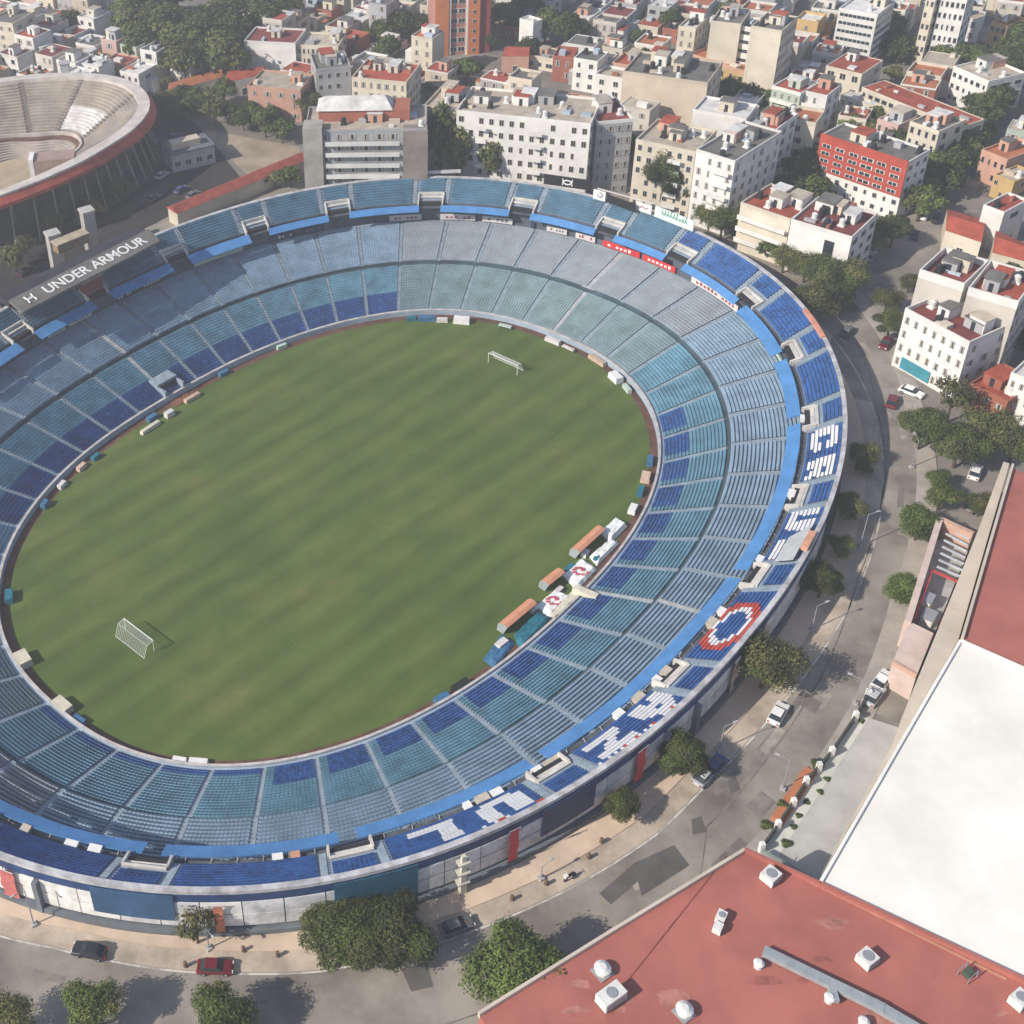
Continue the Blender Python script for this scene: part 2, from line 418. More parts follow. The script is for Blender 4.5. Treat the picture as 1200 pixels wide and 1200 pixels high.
# --- rim walk, outer wall -------------------------------------------------
M_rim = mat('rim_walk', (.46, .45, .46), .85, .32, .5)
mb = MB(); ring(mb, [(.975, 16.4), (.975, 17.35), (1.0, 17.4), (1.0, 16.8), (.994, 16.8)]); mb.build('rim_walk', M_rim, stad)
mb = MB(); ring(mb, [(.992, 16.9), (.992, 9.0)]); mb.build('outer_wall', mat('outer_wall', (.05, .075, .14), .8, .25, .4), stad)
mb = MB(); ring(mb, [(.993, 16.79), (.998, 16.79), (.998, 15.2), (.993, 15.2)], closed=True); mb.build('fascia', mat('fascia_blue', (.025, .06, .17), .6, .3, .3), stad)
M_pan = mat('facade_panel', (.62, .62, .63), .75, .26, .45); M_panw = mat('facade_panel_white', (.76, .74, .71), .75, .24, .45)
u = .522
while u < .80:
    du = .0088 if u < .7 else .0125
    for z0, z1 in ((12.85, 15.1), (10.3, 12.6)):
        mb = MB(); ring(mb, [(.993, z0), (1.0, z0), (1.0, z1), (.993, z1)], u, u+du-.00025, n=3, closed=True)
        mb.build('facade_panel', M_panw if (u < .567 or .586 < u < .60) else M_pan, stad)
    u += du
for u0, u1, z0, z1, mt in ((.5692, .5870, 11.6, 16.6, 'sheet_blue'), (.6205, .6388, 10.2, 16.6, 'sheet_teal'), (.6696, .6850, 11.4, 16.6, 'sheet_navy')):
    mb = MB(); ring(mb, [(1.002, z0), (1.007, z0), (1.007, z1), (1.002, z1)], u0, u1, closed=True)
    mb.build('facade_sheet', mat(mt, {'sheet_blue': (.035, .10, .20), 'sheet_teal': (.02, .10, .17), 'sheet_navy': (.02, .045, .12)}[mt], .6, .25, .3), stad)
mb = MB(); ring(mb, [(.994, 9.1), (1.02, 9.1), (1.02, 9.9), (.994, 9.9)], .52, .80, closed=True); mb.build('base_plinth', mat('plinth', (.13, .15, .17), .85, .2, .4), stad)
for i in range(4):
    u = (.5565, .7095, .722, .748)[i]; tn, n = frame(u); q = P3(u, 1.0, 0); mb = MB()
    pts = [q-tn*.35-n*.1, q+tn*.35-n*.1, q+tn*.35+n*.75, q-tn*.35+n*.75]
    mb.prism([p[:2] for p in pts], 9.0, 15.1); mb.build('buttress', mat('buttress', (.16, .18, .21), .85, .2, .5), stad)

tn, n = frame(.9045); q = [P3(.897, .965, 17.3), P3(.897, .995, 17.3), P3(.9125, .995, 17.3), P3(.9125, .965, 17.3)]
mb = MB(); ring(mb, [(.965, 17.2), (.965, 17.75), (.993, 17.75), (.993, 17.3)], .896, .9125, closed=True); tag(mb.build('rim_board', mat('board_orange', (.58, .26, .17), .8, .2, .5)), 'orange strip lying on the right rim above the red car', 'sign')
# --- pitch --------------------------------------------------------------
def sheet(name, loop, z, mt):
    mb = MB(); mb.poly([(p[0], p[1], z) for p in loop]); return struct(mb.build(name, mt))
def ringsheet(name, t0, t1, z, mt):
    mb = MB(); ring(mb, [(t0, z), (t1, z)]); return struct(mb.build(name, mt))
ringsheet('dirt_track', -.085, .0, 0.0, mat('brown_track', (.13, .062, .045), .95, .3, .4))
G = bpy.data.materials.new('mown_grass'); G.use_nodes = True; t_ = G.node_tree; N, K = t_.nodes, t_.links
b_ = N['Principled BSDF']; b_.inputs['Roughness'].default_value = .9; b_.inputs['Specular IOR Level'].default_value = .15
tc = N.new('ShaderNodeTexCoord'); mp = N.new('ShaderNodeMapping'); mp.inputs['Rotation'].default_value = (0, 0, -R(37)); K.new(tc.outputs['Object'], mp.inputs[0])
n1 = N.new('ShaderNodeTexNoise'); n1.inputs['Scale'].default_value = .05; n1.inputs['Detail'].default_value = 9; n1.inputs['Roughness'].default_value = .72; K.new(tc.outputs['Object'], n1.inputs['Vector'])
wv = N.new('ShaderNodeTexWave'); wv.wave_type = 'BANDS'; wv.bands_direction = 'Y'; wv.inputs['Scale'].default_value = .052; wv.inputs['Distortion'].default_value = .5; wv.inputs['Detail'].default_value = 3; wv.inputs['Detail Scale'].default_value = .6
K.new(mp.outputs[0], wv.inputs['Vector'])
mp2 = N.new('ShaderNodeMapping'); mp2.vector_type = 'TEXTURE'; mp2.inputs['Rotation'].default_value = (0, 0, R(37)); mp2.inputs['Scale'].default_value = (5, .8, 1); K.new(tc.outputs['Object'], mp2.inputs[0])
n3 = N.new('ShaderNodeTexNoise'); n3.inputs['Scale'].default_value = .35; n3.inputs['Detail'].default_value = 5; K.new(mp2.outputs[0], n3.inputs['Vector'])
r1 = N.new('ShaderNodeValToRGB'); K.new(n1.outputs[0], r1.inputs[0]); e = r1.color_ramp.elements
e[0].position = .30; e[0].color = (.058, .098, .022, 1); e[1].position = .72; e[1].color = (.150, .138, .046, 1)
x = e.new(.48); x.color = (.078, .118, .027, 1); x = e.new(.6); x.color = (.100, .130, .034, 1)
m1 = N.new('ShaderNodeMix'); m1.data_type = 'RGBA'; m1.blend_type = 'MULTIPLY'; m1.inputs[0].default_value = 1
r2 = N.new('ShaderNodeMapRange'); r2.inputs[3].default_value = .90; r2.inputs[4].default_value = 1.09; K.new(wv.outputs['Fac'], r2.inputs[0])
K.new(r1.outputs[0], m1.inputs[6]); K.new(r2.outputs[0], m1.inputs[7])
m2 = N.new('ShaderNodeMix'); m2.data_type = 'RGBA'; m2.blend_type = 'MULTIPLY'; m2.inputs[0].default_value = 1
r3 = N.new('ShaderNodeMapRange'); r3.inputs[1].default_value = .3; r3.inputs[2].default_value = .7; r3.inputs[3].default_value = .90; r3.inputs[4].default_value = 1.12; K.new(n3.outputs[0], r3.inputs[0])
K.new(m1.outputs[2], m2.inputs[6]); K.new(r3.outputs[0], m2.inputs[7]); K.new(m2.outputs[2], b_.inputs['Base Color'])
mb = MB(); q = P(UU, -.06); mb.poly([(float(a), float(b), .006) for a, b in q]); struct(mb.build('pitch_grass', G))
# worn chalk lines
M_line = mat('worn_chalk', (.115, .14, .055), .9, .35, .3)
ca, sa = math.cos(AZ), math.sin(AZ)
def fld(x, y, z=0): return Vector((OX+x*ca-y*sa, OY+x*sa+y*ca, z))
mb = MB()
def fline(a, b, w_=.10):
    a, b = fld(*a, .011), fld(*b, .011); d = (b-a).normalized(); s = Vector((-d.y, d.x, 0))*w_/2
    mb.quad(a-s, b-s, b+s, a+s)
for s in (-1, 1):
    x0 = s*50.3
    fline((x0, -33), (x0, 33)); fline((x0, -20.1), (x0-s*16.5, -20.1)); fline((x0, 20.1), (x0-s*16.5, 20.1)); fline((x0-s*16.5, -20.1), (x0-s*16.5, 20.1))
struct(mb.build('field_line', M_line))

# --- goals -----------------------------------------------------------------
M_post = mat('goal_white', (.75, .75, .73), .5, .05, 1)
def goal(x0, s, label):
    g = empty('football_goal', fld(x0, 0, .006), AZ)
    tag(g, label, 'goal')
    mb = MB(); y = 3.66
    for a, b in (((0, -y, 0), (0, -y, 2.44)), ((0, y, 0), (0, y, 2.44)), ((0, -y, 2.44), (0, y, 2.44))): mb.tube(a, b, .07)
    mb.build('goal_frame', M_post, g)
    mb = MB()
    for yy in (-y, y):
        mb.tube((0, yy, 2.42), (s*1.3, yy, 2.2), .04); mb.tube((s*1.3, yy, 2.2), (s*2.2, yy, 0), .04)
    mb.tube((s*1.3, -y, 2.2), (s*1.3, y, 2.2), .03); mb.tube((s*2.2, -y, .05), (s*2.2, y, .05), .04)
    mb.build('back_stay', M_post, g)
    mb = MB(); n_ = 18
    for i in range(n_+1):
        yy = -y+2*y*i/n_; mb.tube((0, yy, 2.42), (s*1.3, yy, 2.2), .016, k=3); mb.tube((s*1.3, yy, 2.2), (s*2.2, yy, .05), .016, k=3)
    for k in range(8):
        f = k/7; mb.tube((s*1.3*f, -y, 2.42-.22*f), (s*1.3*f, y, 2.42-.22*f), .014, k=3); mb.tube((s*(1.3+.9*f), -y, 2.2-2.15*f), (s*(1.3+.9*f), y, 2.2-2.15*f), .014, k=3)
    mb.build('net', M_post, g)
goal(50.3, 1, 'white goal with net at the far end of the pitch')
goal(-50.3, -1, 'white goal with net at the near end of the pitch')

# --- boards on the wall behind the lower stand -------------------------------
def wallboard(u0, u1, t, z0, z1, colr, label, name='advertising_board', marks=None, group=None, seed=1, thick=.004):
    mb = MB(); ring(mb, [(t-thick, z0), (t-thick, z1), (t, z1), (t, z0)], u0, u1, n=6, closed=True)
    mats = [colr]
    o = mb.build(name, mats); tag(o, label, 'sign', group)
    if marks is not None:
        mk = MB(); rr = random.Random(seed); n_ = max(5, int((u1-u0)*WID/1.1)); du = (u1-u0)/(n_+2)
        for i in range(n_):
            if rr.random() < .14: continue
            a = u0+du*(i+1.1); h_ = (z1-z0)
            zz0 = z0+h_*.28; zz1 = z0+h_*(.62 if rr.random() < .7 else .78)
            ring(mk, [(t-thick-.0012, zz0), (t-thick-.0012, zz1), (t-thick-.0002, zz1), (t-thick-.0002, zz0)], a, a+du*.62, n=1, closed=True)
        mk.build('lettering', marks, o)
    return o
M_adw = mat('board_white', (.62, .58, .57), .6, .12, .5); M_adr = mat('board_red', (.58, .045, .05), .5, .12, .5)
M_adg = mat('board_green', (.45, .55, .48), .6, .12, .5); M_adn = mat('board_navy', (.03, .05, .12), .6, .2, .5)
M_ink = mat('board_ink', (.30, .07, .09), .7, .2, 1); M_inkg = mat('board_ink_grey', (.18, .19, .22), .7, .2, 1)
Z0, Z1, TB = 9.2, 10.7, .806
for i, (a, b, mt, ink, lab) in enumerate((
    (.9722, .9880, M_adr, WHITE, 'red advertising board with white lettering, lower of the two under the far right stand'),
    (.9895, 1.0075, M_adr, WHITE, 'red advertising board with white lettering, beside the wide white stair'),
    (.0110, .0200, M_adw, M_ink, 'short white board with red lettering just left of the red boards'),
    (.0240, .0330, M_adw, M_inkg, 'white board with grey lettering, second left of the red boards'),
    (.0385, .0400, M_adn, None, 'small navy board beside an entrance on the far rear wall'),
    (.0480, .0610, M_adw, M_inkg, 'white board with grey lettering under the far blue canopy'),
    (.0640, .0790, M_adw, M_ink, 'long pale board with red lettering under the middle of the far stand'),
    (.0870, .1010, M_adw, M_ink, 'long pinkish white board with red lettering under the far entrance with the navy seats'),
    (.1300, .1400, M_adn, M_inkg, 'dark board with grey lettering left of the far pale boards'),
    (.1430, .1550, M_adn, M_adw, 'navy board with white lettering under the far left canopy'),
    (.1680, .1920, M_adg, None, 'plain greenish board below the far left canopy'),
    (.2080, .2200, M_adn, M_adw, 'navy board with white lettering under the roofed box stand'),
    (.2230, .2330, M_adn, M_adw, 'dark blue board with white lettering beside the stair below the roofed stand'),
    (.2460, .2580, M_adg, M_inkg, 'pale board with grey lettering at the left of the wide stair'),
    (.2600, .2690, M_adg, M_inkg, 'pale board with grey lettering near the left edge'),
    (.2870, .3000, M_adn, M_adw, 'navy board with white lettering at the left edge of the stand'),
    (.9380, .9640, M_adw, M_ink, 'cream board with faint red lettering right of the red boards'),
    (.9030, .9280, M_adg, None, 'pale cream strip board under the right blue canopy'))):
    wallboard(a, b, TB, Z0, Z1, mt, lab, marks=ink, seed=i, group='boards round the rear wall of the lower stand')
# boards standing on the far rim
def rimboard(x0, x1, y0, y1, h, mt, label):
    a, b = px(x0, y0, 17.4), px(x1, y1, 17.4); e = (b-a); Lg = e.length; rz = math.atan2(e.y, e.x)
    t = empty('rim_board', (a+b)/2, rz); tag(t, label, 'sign', 'boards on the far rim of the stadium')
    mb = MB(); mb.box(-Lg/2, -.12, .15, Lg/2, .12, h); mb.build('panel', mt, t)
    mb = MB()
    for f in (-.42, 0, .42): mb.tube((Lg*f, .25, 0), (Lg*f, .25, h), .07); mb.tube((Lg*f, .25, h*.8), (Lg*f, 1.6, 0), .06)
    mb.build('support', METAL, t)
    return t, Lg
M_bb = mat('board_black', (.018, .018, .022), .5, .2, .5)
t, Lg = rimboard(637, 693, 216, 224, 2.7, M_bb, 'black board with a white interlocking arch logo on the far rim')
mb = MB()                                     # logo: an upright U over an inverted one
for s in (1, -1):
    for i in range(9):
        a0, a1 = math.pi*i/9, math.pi*(i+1)/9
        q = [(-1.15*math.cos(a), 1.75-s*.15+s*(-1.0*math.sin(a))*1.0) for a in (a0, a1)]
        mb.tube((q[0][0]*.9, -.16, 1.4+(q[0][1]-1.75+s*.45)*.75), (q[1][0]*.9, -.16, 1.4+(q[1][1]-1.75+s*.45)*.75), .17)
    for x in (-1.15, 1.15): mb.tube((x*.9, -.16, 1.4+s*.22), (x*.97, -.16, 1.4+s*.85), .17, .14)
mb.build('logo', WHITE, t)
t, Lg = rimboard(695, 709, 233, 237, 2.5, WHITE, 'square white board with a grey mark beside the black logo board')
mb = MB(); mb.tube((.3, -.15, .9), (.9, -.15, 1.6), .12); mb.tube((.9, -.15, 1.6), (.1, -.15, 2.2), .12); mb.tube((.3, -.15, .9), (-.5, -.15, 1.5), .12); mb.build('logo', M_inkg, t)
rimboard(711, 744, 237, 249, 2.0, M_bb, 'plain black board between two small white boards on the rim')
t, Lg = rimboard(745, 763, 246, 252, 2.2, WHITE, 'small white board with a pink mark right of the plain black board')
mb = MB(); mb.tube((-1, -.15, 1.0), (-.3, -.15, 1.6), .14); mb.tube((-.3, -.15, 1.6), (.4, -.15, 1.0), .14); mb.tube((.4, -.15, 1.0), (1.1, -.15, 1.6), .14); mb.build('logo', mat('pink_ink', (.45, .25, .3), .7), t)
t, Lg = rimboard(767, 812, 254, 272, 2.7, mat('board_mint', (.62, .74, .68), .6, .1, .5), 'long mint white board with dark green script at the right of the rim boards')
mb = MB(); rr = random.Random(5); x = -Lg*.32
while x < Lg*.3:
    mb.tube((x, -.15, 1.4), (x+.25, -.15, 1.4+rr.uniform(.5, 1.5)), .1); mb.tube((x+.25, -.15, 1.9), (x+.6, -.15, 1.35), .1); x += .75
mb.build('lettering', mat('green_ink', (.12, .30, .24), .7), t)
t, Lg = rimboard(700, 766, 222, 240, .4, M_adw, 'pale beam standing along the rim behind the boards')
t, Lg = rimboard(395, 540, 209, 203, 1.0, mat('board_pale', (.60, .56, .57), .6, .15, .4), 'long low pale parapet board on the far left rim')

# --- roofed box stand on the left --------------------------------------------
rf = empty('press_box_roof', px(98, 318, 20)); tag(rf, 'long grey roof with white lettering over the left stand', 'roof')
o0 = rf.location
A_, B_ = px(10, 352, 22.6), px(174, 268, 22.6); C_, D_ = px(188, 282, 21.6), px(26, 366, 21.6)
mb = MB(); up = Vector((0, 0, .5))
q = [D_-o0, C_-o0, B_-o0, A_-o0]
mb.v += [tuple(p) for p in q]+[tuple(p-up) for p in q]
mb.f += [(0, 1, 2, 3), (7, 6, 5, 4), (0, 4, 5, 1), (1, 5, 6, 2), (2, 6, 7, 3), (3, 7, 4, 0)]; mb.m += [0]*6
mb.build('roof_slab', mat('roof_grey', (.15, .14, .13), .85, .25, .3), rf)
mb = MB(); e_ = (B_-A_); back = Vector((-e_.y, e_.x, 0)).normalized()
for k, (d0, d1, z) in enumerate(((0.05, 3.4, 22.0), (3.4, 6.5, 20.6))):
    q = [A_+back*d0-o0, B_+back*d0-o0, B_+back*d1-o0, A_+back*d1-o0]
    mb.prism([p[:2] for p in q], z-1.2-o0.z, z-o0.z)
mb.build('rear_roof', mat('roof_dark', (.035, .035, .045), .85, .25, .3), rf)
for i in range(7):
    f = (i+.5)/7; p = A_.lerp(B_, f)+back*1.2-o0; mb = MB(); mb.tube((p.x, p.y, 17.4-o0.z), (p.x, p.y, 21.8-o0.z), .2); mb.build('column', METAL, rf)
e_n = e_.normalized(); mid = (A_+B_+C_+D_)/4
nrm = (D_-A_).cross(e_).normalized(); nrm = nrm if nrm.z > 0 else -nrm
ydir = nrm.cross(e_n)
tm = text_mesh('UNDER ARMOUR', 3.6); xs = [v.co.x for v in tm.vertices]; wid = max(xs)-min(xs)
tm.transform(Matrix.Scale(e_.length*.72/wid, 4, Vector((1, 0, 0))))
o = link('lettering', tm, rf); tm.materials.append(WHITE)
o.matrix_local = Matrix.Translation(mid-o0+e_n*e_.length*.06+nrm*.07) @ Matrix(((e_n.x, ydir.x, nrm.x, 0), (e_n.y, ydir.y, nrm.y, 0), (e_n.z, ydir.z, nrm.z, 0), (0, 0, 0, 1)))
mb = MB()
for s in (1, -1):
    for i in range(8):
        a0, a1 = math.pi*i/8, math.pi*(i+1)/8
        mb.tube((-.8*math.cos(a0), -s*.55*math.sin(a0)+s*.35, 0), (-.8*math.cos(a1), -s*.55*math.sin(a1)+s*.35, 0), .17)
    for x in (-.8, .8): mb.tube((x, s*.35, 0), (x*1.1, s*1.1, 0), .17)
o = mb.build('logo', WHITE, rf)
o.matrix_local = Matrix.Translation(mid-o0-e_n*e_.length*.395+nrm*.1) @ Matrix(((e_n.x, ydir.x, nrm.x, 0), (e_n.y, ydir.y, nrm.y, 0), (e_n.z, ydir.z, nrm.z, 0), (0, 0, 0, 1)))
bx_ = empty('commentary_box', P3(.2423, .86, 14.2), frame(.2423)[0].to_2d().angle_signed(Vector((1, 0)))); tag(bx_, 'pinkish commentary box with dark red side under the grey roof', 'booth')
mb = MB(); mb.box(-2.6, -1.6, 0, 2.6, 1.6, 3.2); mb.build('wall', mat('box_red', (.22, .05, .05), .8, .2, .5), bx_)
mb = MB(); mb.box(-2.9, -2.0, 3.2, 2.9, 1.9, 3.5); mb.build('roof', mat('box_pink', (.45, .3, .27), .8, .2, .5), bx_)
for s in (-1, 1):
    mb = MB(); mb.box(s*1.25-1, -1.66, 1.2, s*1.25+1, -1.58, 2.6); mb.build('window', GLASS, bx_)

# --- dugouts and covers along the right touchline ------------------------------
def fieldthing(name, pts, z0, z1, mt, label, cat, group=None):
    w_ = [px(*p, z1) for p in pts]; c = sum(w_, Vector())/len(w_); t = empty(name, (c.x, c.y, z0)); tag(t, label, cat, group); return t, [p-Vector((c.x, c.y, z0)) for p in w_]
M_cor = mat('coral_shell', (.62, .28, .17), .5, .1, .6)
for pts, lab in ((((610, 645), (696, 620), (704, 628), (622, 652)), None),):
    pass
for (x0, y0, x1, y1), lab in (((589, 733, 624, 704), 'coral covered team bench beside the teal tarpaulin'), ((638, 683, 657, 668), 'short coral covered bench between the two longer ones'), ((674, 645, 704, 618), 'coral covered team bench at the far end of the white tarpaulins')):
    a, b = px(x0, y0, 1.9), px(x1, y1, 1.9); e = b-a; Lg = e.length; rz = math.atan2(e.y, e.x)
    t = empty('team_bench', Vector(((a.x+b.x)/2, (a.y+b.y)/2, .006)), rz); tag(t, lab, 'dugout', 'coral team benches by the touchline')
    mb = MB(); pr = [(-.95, 2.0), (-.3, 2.25), (.5, 2.1), (1.0, 1.5), (1.15, .1)]
    for i in range(4):
        (y0_, z0_), (y1_, z1_) = pr[i], pr[i+1]
        mb.quad((-Lg/2, y0_, z0_), (Lg/2, y0_, z0_), (Lg/2, y1_, z1_), (-Lg/2, y1_, z1_)); mb.quad((-Lg/2, y0_, z0_-.08), (Lg/2, y0_, z0_-.08), (Lg/2, y1_-.05, z1_-.08), (-Lg/2, y1_-.05, z1_-.08))
    mb.quad((-Lg/2, -.95, 2.0), (Lg/2, -.95, 2.0), (Lg/2, -.95, 1.92), (-Lg/2, -.95, 1.92))
    mb.build('shell', M_cor, t, smooth=False)
    mb = MB(); mb.box(-Lg/2+.1, .2, .05, Lg/2-.1, .65, .5); mb.box(-Lg/2+.1, .65, .05, Lg/2-.1, .75, 1.0); mb.build('bench', mat('bench_white', (.6, .6, .62), .6), t)
    for s in (-1, 1):
        mb = MB(); x = s*Lg/2; mb.poly([(x, p, q) for p, q in pr]+[(x, -.2, .1)]); mb.build('side_panel', mat('clear_side', (.3, .35, .36), .3), t)
# flat tarpaulins (each with a thickness and sagging folds)
def tarp(pts, mt, label, z=.35, marks=None, dz=.25):
    w_ = [px(*p, z) for p in pts]; c = sum(w_, Vector())/4; t = empty('tarpaulin', (c.x, c.y, .006)); tag(t, label, 'tarpaulin')
    mb = MB(); n_ = 8; rr = random.Random(int(pts[0][0]*7+pts[0][1])); g = {}
    for i in range(n_+1):
        for j in range(n_+1):
            p = w_[0].lerp(w_[1], i/n_).lerp(w_[3].lerp(w_[2], i/n_), j/n_)-c
            edge = i in (0, n_) or j in (0, n_)
            g[i, j] = (p.x, p.y, (.05 if edge else z)+rr.uniform(0, dz))
    for i in range(n_):
        for j in range(n_): mb.quad(g[i, j], g[i+1, j], g[i+1, j+1], g[i, j+1])
    for i in range(n_):
        for j in (0, n_): a, b = g[i, j], g[i+1, j]; mb.quad(a, b, (b[0], b[1], 0), (a[0], a[1], 0))
        a, b = g[0, i], g[0, i+1]; mb.quad(a, b, (b[0], b[1], 0), (a[0], a[1], 0)); a, b = g[n_, i], g[n_, i+1]; mb.quad(a, b, (b[0], b[1], 0), (a[0], a[1], 0))
    mb.build('sheet', mt, t)
    if marks:
        mb = MB(); rr = random.Random(3)
        for k in range(9):
            a = k*.7; r_ = .5+.12*k
            x, y = math.cos(a)*r_, math.sin(a)*r_*.8; mb.box(x-.32, y-.2, z+dz*.9, x+.32, y+.2, z+dz+.03)
        mb.build('emblem', marks, t)
    return t
M_tw = mat('tarp_white', (.75, .75, .74), .6, .08, .8); M_tt = mat('tarp_teal', (.02, .16, .22), .6, .25, .5)
M_tb = mat('tarp_blue', (.05, .16, .30), .6, .25, .5); M_em = mat('emblem_red', (.55, .10, .13), .6, .2, 1)
tarp(((704, 620), (722, 604), (736, 612), (716, 632)), M_tw, 'white tarpaulin at the far end of the touchline row', 1.0)
tarp(((691, 650), (718, 628), (726, 634), (700, 660)), M_tw, 'long narrow white tarpaulin behind the far coral bench', .7)
tarp(((660, 672), (682, 652), (700, 664), (676, 690)), M_tw, 'white tarpaulin with red emblem next to the short coral bench', .6, M_em)
tarp(((628, 708), (650, 690), (672, 696), (645, 722)), M_tw, 'white tarpaulin with red emblem beside the teal tarpaulin', .6, M_em)
tarp(((602, 742), (630, 714), (646, 722), (610, 762)), M_tt, 'crumpled teal tarpaulin behind the near coral bench', .5)
tarp(((566, 772), (588, 742), (604, 752), (580, 782)), M_tb, 'faded blue tarpaulin at the near end of the touchline row', .4)
mb = MB(); a, b, c = px(648, 722, 1.3), px(682, 686, 1.3), px(700, 698, 2.2)
o = empty('footbridge', (0, 0, 0)); tag(o, 'cream gangway crossing from the wide stair to the touchline', 'gangway')
for p, q in ((a, b), (px(672, 690, 1.5), c)):
    d = (q-p).normalized(); s = Vector((-d.y, d.x, 0))*.6
    pts = [p-s, q-s, q+s, p+s]; mb.prism([k[:2] for k in pts], min(p.z, q.z)-.25, max(p.z, q.z))
mb.build('deck', mat('deck_cream', (.62, .58, .46), .8, .15, 1), o)
mb = MB()
for k in range(6): p = a.lerp(b, k/5); mb.tube((p.x, p.y, .01), (p.x, p.y, 1.2), .08)
mb.build('support', METAL, o)

# --- small things standing along the field wall ---------------------------------
def wallthing(x, y, L_, W_, H_, mt, label, name, cat, group=None, legs=False):
    p = px(x, y, H_); uvec = P3(0, 0, 0)
    d = ((P(UU, -.03)-np.array([p.x, p.y]))**2).sum(1); uu = float(UU[d.argmin()]); tn, n = frame(uu, 0.)
    t = empty(name, (p.x, p.y, .006), math.atan2(tn.y, tn.x)); tag(t, label, cat, group)
    mb = MB(); z0 = .0 if not legs else H_-.25
    mb.prism([(-L_/2, -W_/2), (L_/2, -W_/2), (L_/2, W_/2), (-L_/2, W_/2)], z0, H_, taper=.94); mb.build('body' if not legs else 'top', mt, t)
    mb = MB(); mb.box(-L_/2*.96, -W_/2-.04, H_*.2, L_/2*.96, -W_/2+.02, H_*.75); mb.build('front_panel', M_inkg if not legs else METAL, t)
    if legs:
        for a in (-.45, .45):
            for b in (-.4, .4): mb = MB(); mb.tube((L_*a, W_*b, 0), (L_*a, W_*b, z0), .05); mb.build('leg', METAL, t)
WT = [(668, 664, 2.0, 1.0, .8, M_tt, 'teal box between the far and short coral benches'), (686, 646, 1.6, 1.0, .9, WHITE, 'white cooler box beside the far coral bench'), (655, 690, 1.8, .9, .7, M_adw, 'pale box between the two tarpaulins with red emblems'), (626, 712, 1.4, .9, .8, WHITE, 'white cooler box at the end of the near coral bench'), (588, 752, 2.2, 1.2, .9, M_adw, 'pale crate on the crumpled teal tarpaulin edge'), (700, 652, 1.5, .9, .8, M_tt, 'small teal box behind the long narrow white tarpaulin'), (541, 372, 3.6, 1.5, 1.4, WHITE, 'large white box under the far stand behind the far goal'), (500, 371, 4, 1.2, 1.0, M_tb, 'blue box at the foot of the far stand'), (518, 373, 2.5, .9, .9, M_adw, 'pale board box left of the white box behind the far goal'),
      (482, 371, 2.2, 1, 1, M_tt, 'small teal box left along the far field wall'), (592, 381, 3, .9, .8, M_adg, 'pale green low box right of the far goal'), (648, 397, 3.6, 1.0, .9, M_adw, 'long cream box near the foot of the wide stair'),
      (666, 407, 3, .8, .8, M_adw, 'cream low box on the far right bend'), (700, 420, 4.5, 1, .9, mat('box_tan', (.5, .36, .27), .8), 'tan low box on the right bend'), (722, 439, 3, 1.8, 1.3, WHITE, 'big white box on the right bend of the field wall'),
      (735, 453, 2.6, .9, .9, M_adg, 'pale box below the big white box'), (762, 537, 2.4, 1, 1.2, M_tb, 'blue box at the right end of the pitch'), (757, 556, 2.2, 1.6, 1.3, mat('box_salmon', (.6, .42, .34), .8), 'salmon box at the right end of the pitch'),
      (751, 573, 2.4, 1, 1, M_tt, 'teal box below the salmon box'), (742, 594, 2.2, 1.3, 1.0, WHITE, 'white box next to the far end of the white tarpaulins'), (541, 802, 3.2, 1.6, 1.1, BLACK, 'black and white equipment box on the near track'),
      (518, 816, 2.6, 1.2, .8, M_tb, 'light blue box next to the black equipment box'), (415, 873, 4.2, 1.4, .7, M_tb, 'light blue low box on the near field wall'), (232, 891, 3, 1, .8, WHITE, 'white box on the near field wall'), (210, 889, 2.2, .9, .9, WHITE, 'smaller white box on the near field wall'),
      (72, 824, 3.4, 2.0, 1.3, mat('box_cream', (.6, .56, .44), .8), 'cream box at the lower left bend of the track'), (26, 769, 3.2, 2.2, 1.4, mat('box_cream', (.6, .56, .44), .8), 'tall cream box at the left end of the track'), (92, 842, 2.4, 1.1, .9, M_tb, 'blue box right of the cream box at the lower left bend'),
      (10, 696, 2.8, 1.4, 1.2, M_tt, 'teal box at the left end of the pitch'), (52, 588, 1.8, 1, 1.2, M_tb, 'blue box on the upper left bend'), (72, 566, 2, 1, .9, M_adw, 'pale box on the upper left bend'), (95, 545, 2.2, 1, .9, mat('box_salmon', (.6, .42, .34), .8), 'salmon box on the upper left track'),
      (112, 533, 2, 1, .9, M_tt, 'teal box on the upper left track'), (176, 499, 5, .9, .8, mat('box_cream', (.6, .56, .44), .8), 'long cream plank box left of the players tunnel'), (198, 482, 2, 1.2, 1.2, M_adw, 'pale crate beside the players tunnel'), (178, 487, 2.4, 1.2, 1, M_tb, 'blue crate left of the players tunnel'),
      (225, 464, 4, 1, .8, mat('box_tan', (.5, .36, .27), .8), 'tan plank box right of the players tunnel'), (262, 435, 2.4, 1, .9, M_tb, 'blue crate further right of the players tunnel'), (272, 424, 1.6, .9, 1, WHITE, 'white crate on the upper track'), (330, 404, 2.4, .8, .9, M_adg, 'greenish crate on the upper track')]
for k in WT: wallthing(*k, 'track_box', 'box', 'boxes along the field wall', legs=k[0] in (415, 592, 666))
